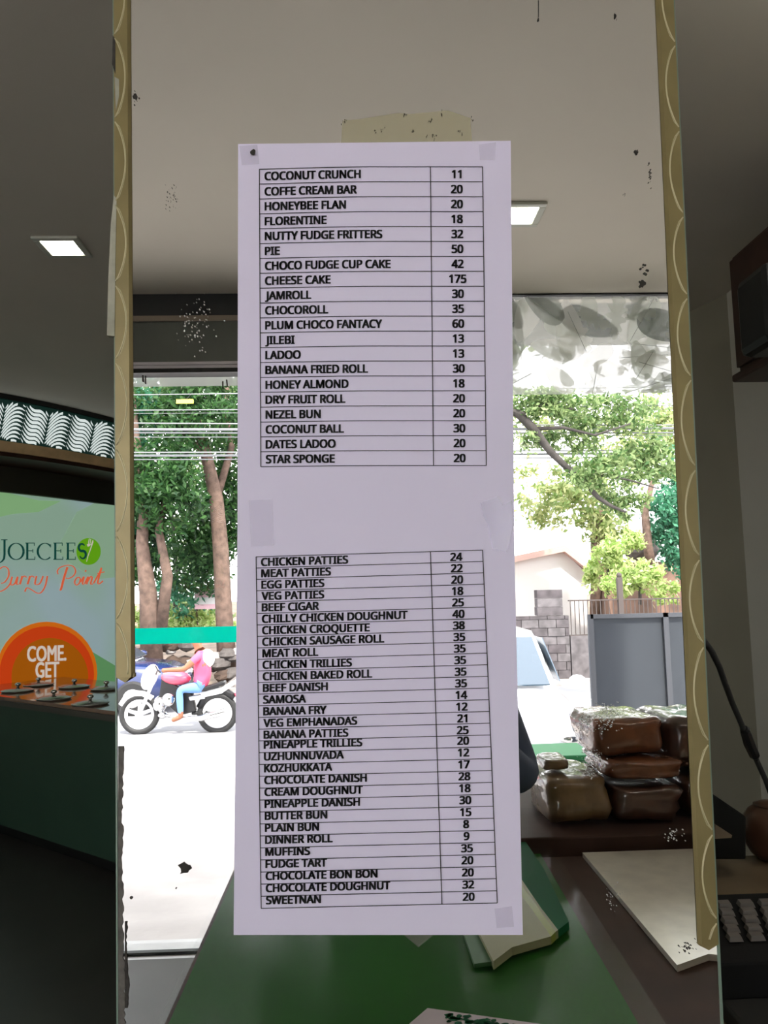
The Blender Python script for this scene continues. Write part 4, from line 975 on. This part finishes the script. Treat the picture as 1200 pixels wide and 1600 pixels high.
# --- grey hoarding panels
gh = vthing('hoarding_panel', 'grey framed hoarding board standing outside right of the white car', 'board', (2.6, 6.4, gz(6.4)))
y = 6.4; a, b, c_ = PY(921, 960, y), PY(1038, 960, y), PY(1130, 957, y); M['gp'] = mat('blue_grey_board', (.045, .052, .062, 1), .8, spec=.2, noise_amt=.05); M['gf'] = mat('dark_board_frame', (.04, .045, .055, 1), .5)
V().box((a.x, y, gz(y) + .05), (b.x, y + .03, a.z - .02)).build('board', M['gp'], gh); V().box((b.x, y, gz(y) + .05), (c_.x + .5, y + .03, a.z - .02)).build('board', M['gp'], gh)
for x in (a.x, b.x, c_.x + .5): V().box((x - .022, y - .03, gz(y) + .0), (x + .022, y, a.z)).build('upright', M['gf'], gh)
V().box((a.x, y - .03, a.z - .035), (c_.x + .5, y, a.z)).build('top_rail', M['gf'], gh)
# green box
a, b = PY(862, 1200, 4.3), PY(922, 1178, 4.3)
gb = vthing('green_bin', 'small bright green box outside behind the bread bags', 'box', ((a.x + b.x) / 2, 4.4, gz(4.3)))
V().box((a.x - .15, 4.3, gz(4.3)), (b.x, 4.6, b.z - .03)).build('body', mat('bright_green_paint', (.015, .16, .05, 1), .5), gb, bevel=.01)
V().box((a.x - .17, 4.28, b.z - .03), (b.x + .02, 4.62, b.z)).build('rim', mat('bright_green_rim', (.015, .18, .055, 1), .5), gb, bevel=.008)
# pink and white signboard among the trees
sb = vthing('signboard', 'small pink and white signboard on posts among the left trees', 'sign', tuple(PY(324, 990, 20.5)))
a, b = PY(304, 952, 19.9), PY(344, 918, 19.9)
V().box((a.x, 19.9, a.z), (b.x, 19.95, b.z)).build('board', mat('pale_pink_board', (.85, .55, .62, 1), .6), sb)
V().box((a.x, 19.88, a.z + .12), (b.x - .1, 19.9, a.z + .3)).build('white_band', M['white'], sb)
for x in (a.x + .05, b.x - .05): V().box((x - .02, 19.95, PY(324, 1000, 19.9).z), (x + .02, 19.99, b.z)).build('post', M['iron'], sb)

# --- cars
def car(name, label, cx, cy, z0, yaw, col, k=1.0, zs=1.0):
    t = vthing(name, label, 'car', (cx, cy, z0)); ca, sa = math.cos(yaw), math.sin(yaw)
    def T(p): return (cx + (p[0] * ca - p[1] * sa) * k, cy + (p[0] * sa + p[1] * ca) * k, z0 + p[2] * k * zs)
    def loft(st, mb):
        n = len(st[0]); vs = [T(p) for s_ in st for p in s_]
        fs = [(i*n+j, i*n+(j+1) % n, (i+1)*n+(j+1) % n, (i+1)*n+j) for i in range(len(st)-1) for j in range(n)] + [tuple(range(n-1, -1, -1)), tuple(range((len(st)-1)*n, len(st)*n))]
        mb.add(vs, fs)
    pm = mat(name + '_paint', col, .25, coat=1); gm = mat('car_glass', (.05, .08, .11, 1), .03, coat=1); bk = M['black']
    def sec(x, w, zl, zh): return [(x, -w * .9, zl), (x, -w, (zl + zh) / 2), (x, -w * .93, zh - .06), (x, -w * .8, zh), (x, w * .8, zh), (x, w * .93, zh - .06), (x, w, (zl + zh) / 2), (x, w * .9, zl)]
    mb = V(); loft([sec(-2.05, .72, .38, .78), sec(-1.95, .80, .28, .93), (sec(-1.3, .84, .24, .96)), sec(0, .85, .24, .95), sec(1.0, .84, .24, .93), sec(1.7, .82, .25, .86), sec(2.0, .76, .28, .74), sec(2.08, .68, .36, .62)], mb); mb.build('body', pm, t, smooth=True)
    mb = V()
    def cs(x, w, z): return [(x, -w, .9), (x, -w * .98, z * .5 + .45), (x, -w * .86, z - .03), (x, -w * .6, z), (x, w * .6, z), (x, w * .86, z - .03), (x, w * .98, z * .5 + .45), (x, w, .9)]
    loft([cs(-1.75, .70, .95), cs(-1.3, .74, 1.38), cs(-.7, .75, 1.46), cs(.2, .75, 1.45), cs(.55, .73, 1.36), cs(1.15, .70, .94)], mb); mb.build('cabin', pm, t, smooth=True)
    def quad(ps, name, m): V().slab([T(p) for p in ps], Vector((0, 0, .012))).build(name, m, t)
    quad([(1.16, -.60, .98), (1.16, .60, .98), (.60, .56, 1.37), (.60, -.56, 1.37)], 'windscreen', gm)
    quad([(-1.78, .58, 1.0), (-1.78, -.58, 1.0), (-1.36, -.54, 1.36), (-1.36, .54, 1.36)], 'rear_window', gm)
    for s_ in (-1, 1):
        for (x0, x1, x2, x3) in ((-1.25, -.35, -.35, -1.1), (-.28, .85, .45, -.28)):
            ps = [(x0, s_ * .775, .98), (x1, s_ * .775, .98), (x2, s_ * .70, 1.36), (x3, s_ * .70, 1.36)]
            V().slab([T(p) for p in ps], Vector(T((0, s_ * .012, 0))) - Vector(T((0, 0, 0)))).build('side_window', gm, t)
        V().ell(T((1.98, s_ * .55, .66)), (.13 * k, .13 * k, .07 * k), 10, 7).build('headlight', M['chrome'], t, smooth=True)
        V().ell(T((1.0, s_ * .92, 1.0)), (.09, .09, .06), 8, 6).build('door_mirror', pm, t, smooth=True)
    for x in (-1.3, 1.3):
        for s_ in (-1, 1):
            c0 = Vector(T((x, s_ * .70, .31))); c1 = Vector(T((x, s_ * .86, .31)))
            w_ = V().tube([c0, c0 + (c1 - c0) * .1, c0 + (c1 - c0) * .9, c1], [.27 * k, .31 * k, .31 * k, .27 * k], 24).build('wheel', M['rubber'], t, smooth=False)
            V().tube([c1 - (c1 - c0) * .05, c1 + (c1 - c0) * .03], [.18 * k, .16 * k], 16).build('hubcap', M['steel'], w_)
    V().slab([T(p) for p in [(2.06, -.5, .40), (2.09, -.5, .52), (2.09, .5, .52), (2.06, .5, .40)]], Vector(T((.03, 0, 0))) - Vector(T((0, 0, 0)))).build('grille', bk, t)
    V().slab([T(p) for p in [(2.1, -.22, .30), (2.1, -.22, .41), (2.1, .22, .41), (2.1, .22, .30)]], Vector(T((.03, 0, 0))) - Vector(T((0, 0, 0)))).build('number_plate', M['white'], t)
    return t
wx = (320 / 1200 + .035) * 7 - .82
car('parked_car', 'white car parked facing the shop, right of the sheets', wx, 8.9, gz(9.0), -math.pi / 2, (.82, .83, .85, 1), 1.0, 1.12)
bxr = PY(292, 1100, 15.2)
car('street_car', 'blue car with a white shine on its roof behind the motorcycle', bxr.x - 2.1, 15.2, ZR, 0.0, (.015, .03, .12, 1), 1.0, 1.0)

# --- people: skinned bodies
def skin(nodes, edges, cut, mats, name, parent, vmap=True, sub=2, skin_id=0):
    """nodes {key:(pos,radius,material index)}; one continuous surface; faces take the material of their nearest limb"""
    keys = list(nodes); o0 = ORG[parent.name]
    pos = [(refl(nodes[k][0]) if vmap else Vector(nodes[k][0])) - o0 for k in keys]
    me = bpy.data.meshes.new('t'); me.from_pydata([tuple(p) for p in pos], [(keys.index(a), keys.index(b)) for a, b in edges], [])
    o = bpy.data.objects.new('t', me); COL.objects.link(o); sm = o.modifiers.new('s', 'SKIN'); sm.use_smooth_shade = True
    if not me.skin_vertices: return None
    for i, k in enumerate(keys):
        sv = me.skin_vertices[0].data[i]; r = nodes[k][1]; sv.radius = r if hasattr(r, '__len__') else (r, r); sv.use_root = (k == 'pelvis' or i == 0)
    ss = o.modifiers.new('u', 'SUBSURF'); ss.levels = sub; ss.render_levels = sub
    dg = bpy.context.evaluated_depsgraph_get(); nm = bpy.data.meshes.new_from_object(o.evaluated_get(dg)); nm.name = name
    bpy.data.objects.remove(o); nm.materials.clear()
    for m in mats: nm.materials.append(m)
    rad = lambda k: max(nodes[k][1]) if hasattr(nodes[k][1], '__len__') else nodes[k][1]
    segs = [(pos[keys.index(a)], pos[keys.index(b)], nodes[b][2], rad(a), rad(b)) for a, b in edges]
    for p in nm.polygons:
        c = p.center; best = None
        for a, b, mi, ra, rb_ in segs:
            ab = b - a; t = max(0, min(1, (c - a).dot(ab) / max(ab.length_squared, 1e-9))); dd_ = (a + ab * t - c).length - (ra + (rb_ - ra) * t)
            if best is None or dd_ < best[0]: best = (dd_, mi)
        p.material_index = best[1]; p.use_smooth = True
    r = bpy.data.objects.new(name, nm); COL.objects.link(r); r.parent = parent; ORG[r.name] = o0; return r
M['skin'] = mat('brown_skin', lin(150, 98, 72), .5); M['jeans'] = mat('blue_jeans', lin(110, 150, 200), .8); M['pink'] = mat('pink_shirt', (.80, .10, .20, 1), .7)
M['hair'] = mat('black_hair', (.01, .009, .008, 1), .5); M['navy'] = mat('dark_navy_shirt', (.05, .07, .12, 1), .8); M['trouser'] = mat('dark_trousers', (.03, .03, .035, 1), .8); M['helm'] = mat('white_helmet_sunlit_back', (.85, .85, .85, 1), .6)

# --- motorcycle
YB = 12.5
def Q(u, v, dy=0): return PY(u, v, YB + dy)
mc = vthing('motorcycle', 'black motorcycle with pink tank and white five spoke wheels riding left', 'motorcycle', tuple(Q(279, 1147)))
px = YB / 1200
M['alloy'] = mat('white_alloy', (.78, .78, .80, 1), .3, metal=.2); M['pinkt'] = mat('pink_tank', (.75, .10, .17, 1), .25, coat=1)
for (u, v, r) in ((218, 1116, 30.6), (340, 1114, 30.6)):
    c = Q(u, v); R = r * px
    ringp = lambda rad, n=36: [c + Vector((rad * math.cos(2*math.pi*i/n), 0, rad * math.sin(2*math.pi*i/n))) for i in range(n + 1)]
    wh = V().tube(ringp(R - .045), .048, 10, False).build('wheel', M['rubber'], mc, smooth=True)
    V().tube(ringp(R - .105), .030, 8, False).build('rim', M['alloy'], wh, smooth=True)
    for i in range(5):
        an = 2 * math.pi * i / 5 + .3; V().tube([c, c + Vector(((R - .11) * math.cos(an), 0, (R - .11) * math.sin(an)))], [.035, .024], 8).build('spoke', M['alloy'], wh)
    V().tube([c + Vector((0, -.06, 0)), c + Vector((0, .06, 0))], .055, 14).build('hub', M['alloy'], wh)
for dy in (-.09, .09):
    V().tube([Q(218, 1116, dy), Q(228, 1092, dy), Q(240, 1064, dy)], [.026, .03, .024], 8).build('fork_leg', M['alloy'], mc, smooth=True)
V().tube([Q(190, 1102), Q(198, 1090), Q(210, 1084), Q(224, 1085), Q(238, 1092)], .055, 8).build('front_mudguard', M['white'], mc, smooth=True)
V().ell(Q(234, 1058), (.13, .12, .20), 14, 10, lambda d: Vector((d.x + .5 * d.z * .8, d.y, d.z))).build('headlamp_cowl', M['white'], mc, smooth=True)
V().tube([Q(250, 1050, -.33), Q(246, 1047, -.2), Q(243, 1056, 0), Q(246, 1047, .2), Q(250, 1050, .33)], .013, 8).build('handlebar', M['black'], mc, smooth=True)
V().ell(Q(275, 1059), (.24, .13, .115), 16, 10, lambda d: Vector((d.x, d.y, d.z + .3 * d.x * -.5))).build('fuel_tank', M['pinkt'], mc, smooth=True)
V().slab([Q(292, 1071, -.1), Q(320, 1073, -.1), Q(350, 1064, -.1), Q(352, 1070, -.1), Q(320, 1081, -.1), Q(296, 1079, -.1)], (0, .2, 0)).build('seat', M['black'], mc, bevel=.02)
V().slab([Q(310, 1082, -.07), Q(345, 1074, -.07), Q(372, 1060, -.07), Q(372, 1066, -.07), Q(346, 1084, -.07), Q(318, 1090, -.07)], (0, .14, 0)).build('tail_fairing', M['white'], mc, bevel=.02)
V().slab([Q(252, 1060, -.06), Q(300, 1084, -.06), Q(306, 1112, -.06), Q(280, 1118, -.06), Q(248, 1090, -.06)], (0, .12, 0)).build('frame', M['black'], mc, bevel=.02)
V().lathe(Q(262, 1094, -.12), [(.0, 0), (.10, .01), (.11, .12), (.10, .23), (0, .24)], 14, 'y').build('engine_case', M['chrome'], mc, smooth=True)
V().ell(Q(250, 1100), (.11, .14, .13), 10, 8).build('cylinder_block', M['chrome'], mc, smooth=True)
V().ell(Q(254, 1117), (.08, .1, .06), 10, 8).build('sump', M['chrome'], mc, smooth=True)
V().slab([Q(294, 1089, -.1), Q(318, 1086, -.1), Q(320, 1092, -.1), Q(296, 1095, -.1)], (0, .2, 0)).build('side_panel', M['white'], mc, bevel=.015)
V().tube([Q(258, 1118, -.14), Q(290, 1122, -.15), Q(314, 1122, -.16), Q(352, 1112, -.17), Q(355, 1111, -.17)], [.02, .02, .05, .055, .03], 10).build('exhaust', M['chrome'], mc, smooth=True)
V().tube([Q(300, 1114, .0), Q(340, 1114, .0)], .03, 8).build('swing_arm', M['black'], mc)
V().tube([Q(312, 1106), Q(322, 1088), Q(336, 1079), Q(352, 1080), Q(366, 1090)], .06, 8).build('rear_mudguard', M['black'], mc, smooth=True)
V().ell(Q(372, 1085), (.06, .06, .05), 10, 8).build('tail_lamp', M['pinkt'], mc, smooth=True)
V().tube([Q(243, 1040, -.25), Q(247, 1049, -.2)], .01, 6).build('mirror_stalk', M['black'], mc)
# rider
rd = vthing('person', 'motorcycle rider in pink shirt and light blue jeans leaning to the handlebar', 'person', tuple(Q(315, 1075)))
nd = {'pelvis': (Q(318, 1070), .15, 1), 'waist': (Q(319, 1057), .155, 0), 'chest': (Q(318, 1036), .175, 0), 'neck': (Q(311, 1013), .06, 2), 'head': (Q(306, 1001), .095, 2), 'crown': (Q(305, 991), .09, 2)}
ed = [('pelvis', 'waist'), ('waist', 'chest'), ('chest', 'neck'), ('neck', 'head'), ('head', 'crown')]
for n_, dy in (('l', -.19), ('r', .19)):
    nd.update({n_ + 'sh': (Q(313, 1023, dy), .07, 0), n_ + 'ub': (Q(301, 1034, dy * 1.2), .062, 0), n_ + 'el': (Q(288, 1046, dy * 1.4), .045, 2), n_ + 'wr': (Q(262, 1047, dy * 1.5), .034, 2), n_ + 'ha': (Q(252, 1048, dy * 1.55), .04, 2),
               n_ + 'hip': (Q(310, 1074, dy * .6), .095, 1), n_ + 'kn': (Q(280, 1077, dy * .95), .07, 1), n_ + 'an': (Q(282, 1112, dy * .95), .05, 1), n_ + 'he': (Q(283, 1120, dy * .95), .042, 2), n_ + 'to': (Q(268, 1126, dy * .95), .035, 2)})
    ed += [('chest', n_ + 'sh'), (n_ + 'sh', n_ + 'ub'), (n_ + 'ub', n_ + 'el'), (n_ + 'el', n_ + 'wr'), (n_ + 'wr', n_ + 'ha'), ('pelvis', n_ + 'hip'), (n_ + 'hip', n_ + 'kn'), (n_ + 'kn', n_ + 'an'), (n_ + 'an', n_ + 'he'), (n_ + 'he', n_ + 'to')]
skin(nd, ed, 'b', [M['pink'], M['jeans'], M['skin']], 'body', rd)
V().ell(Q(306, 993, 0), (.125, .12, .135), 16, 12).build('helmet', M['helm'], rd, smooth=True)
V().ell(Q(323, 1029), (.125, .20, .15), 16, 12).build('sunlit_back', M['helm'], rd, smooth=True)  # white bulge stands in for sun on the back of the shirt

# --- photographer holding the phone
X = .07
ph = thing('person', 'photographer in dark navy shirt taking the picture, sleeve showing right of the lower sheet', 'person', (X, -.66, 0))
nd = {'pelvis': ((X, -.68, .95), (.16, .12), 1), 'belly': ((X, -.66, 1.10), (.15, .12), 0), 'chest': ((X, -.60, 1.30), (.17, .12), 0), 'upper': ((X, -.57, 1.40), (.12, .09), 0), 'neck': ((X, -.53, 1.49), .055, 2), 'head': ((X, -.50, 1.58), (.075, .085), 2), 'crown': ((X, -.49, 1.67), (.07, .08), 2)}
ed = [('pelvis', 'belly'), ('belly', 'chest'), ('chest', 'upper'), ('upper', 'neck'), ('neck', 'head'), ('head', 'crown')]
for n_, s_ in (('l', -1), ('r', 1)):
    nd.update({n_ + 'sh': ((X + s_ * .19, -.55, 1.39), .062, 0), n_ + 'ua': ((X + s_ * .215, -.45, 1.29), .052, 0), n_ + 'el': ((X + s_ * .245, -.35, 1.175), .045, 0), n_ + 'fa': ((X * .8 + s_ * .17, -.23, 1.27), .04, 0), n_ + 'wr': ((X * .5 + s_ * .095, -.10, 1.38), .028, 2),
               n_ + 'pa': ((X * .4 + s_ * .065, -.045, 1.425), (.026, .018), 2),
               n_ + 'hip': ((X + s_ * .10, -.69, .87), .10, 1), n_ + 'kn': ((X + s_ * .12, -.68, .50), .068, 1), n_ + 'an': ((X + s_ * .12, -.70, .11), .048, 1), n_ + 'to': ((X + s_ * .13, -.56, .035), .04, 3)})
    ed += [('upper', n_ + 'sh'), (n_ + 'sh', n_ + 'ua'), (n_ + 'ua', n_ + 'el'), (n_ + 'el', n_ + 'fa'), (n_ + 'fa', n_ + 'wr'), (n_ + 'wr', n_ + 'pa'), ('pelvis', n_ + 'hip'), (n_ + 'hip', n_ + 'kn'), (n_ + 'kn', n_ + 'an'), (n_ + 'an', n_ + 'to')]
    for k in range(4):                       # fingers behind and around the phone
        z = 1.395 + k * .02; r = .0085 - .0006 * abs(k - 1)
        a = n_ + 'f%d' % k
        nd[a + 'a'] = ((X * .4 + s_ * .058, -.030, z + .004), r, 2); nd[a + 'b'] = ((s_ * .045, -.004, z + .002), r * .95, 2); nd[a + 'c'] = ((s_ * (.022 + .003 * k), -.001, z), r * .85, 2)
        ed += [(n_ + 'pa', a + 'a'), (a + 'a', a + 'b'), (a + 'b', a + 'c')]
    nd[n_ + 'ta'] = ((X * .4 + s_ * .052, -.050, 1.45), .011, 2); nd[n_ + 'tb'] = ((s_ * .028, -.034, 1.468), .010, 2); ed += [(n_ + 'pa', n_ + 'ta'), (n_ + 'ta', n_ + 'tb')]
skin(nd, ed, 'b', [M['navy'], M['trouser'], M['skin'], M['rubber']], 'body', ph, vmap=False)
MB().ell((X, -.515, 1.665), (.088, .105, .085), 18, 12).build('hair', M['hair'], ph, smooth=True)
for s_ in (-1, 1):
    e = MB().ell((X + s_ * .031, -.419, 1.635), (.013, .008, .009), 10, 8).build('eye', M['white'], ph, smooth=True)
    MB().ell((X + s_ * .031, -.4125, 1.635), (.006, .003, .006), 8, 6).build('pupil', M['black'], e, smooth=True)
    MB().ell((X + s_ * .083, -.50, 1.61), (.012, .02, .03), 10, 8).build('ear', M['skin'], ph, smooth=True)
MB().ell((X, -.405, 1.60), (.014, .02, .025), 10, 8).build('nose', M['skin'], ph, smooth=True)
MB().ell((X, -.412, 1.56), (.024, .010, .007), 12, 8).build('mouth', mat('lips', lin(130, 70, 62), .5), ph, smooth=True)
fn_ = MB().box((-.037, -.026, 1.41), (.037, -.017, 1.568)).build('phone', M['black'], bevel=.003); tag(fn_, 'black phone held up by the photographer', 'phone')
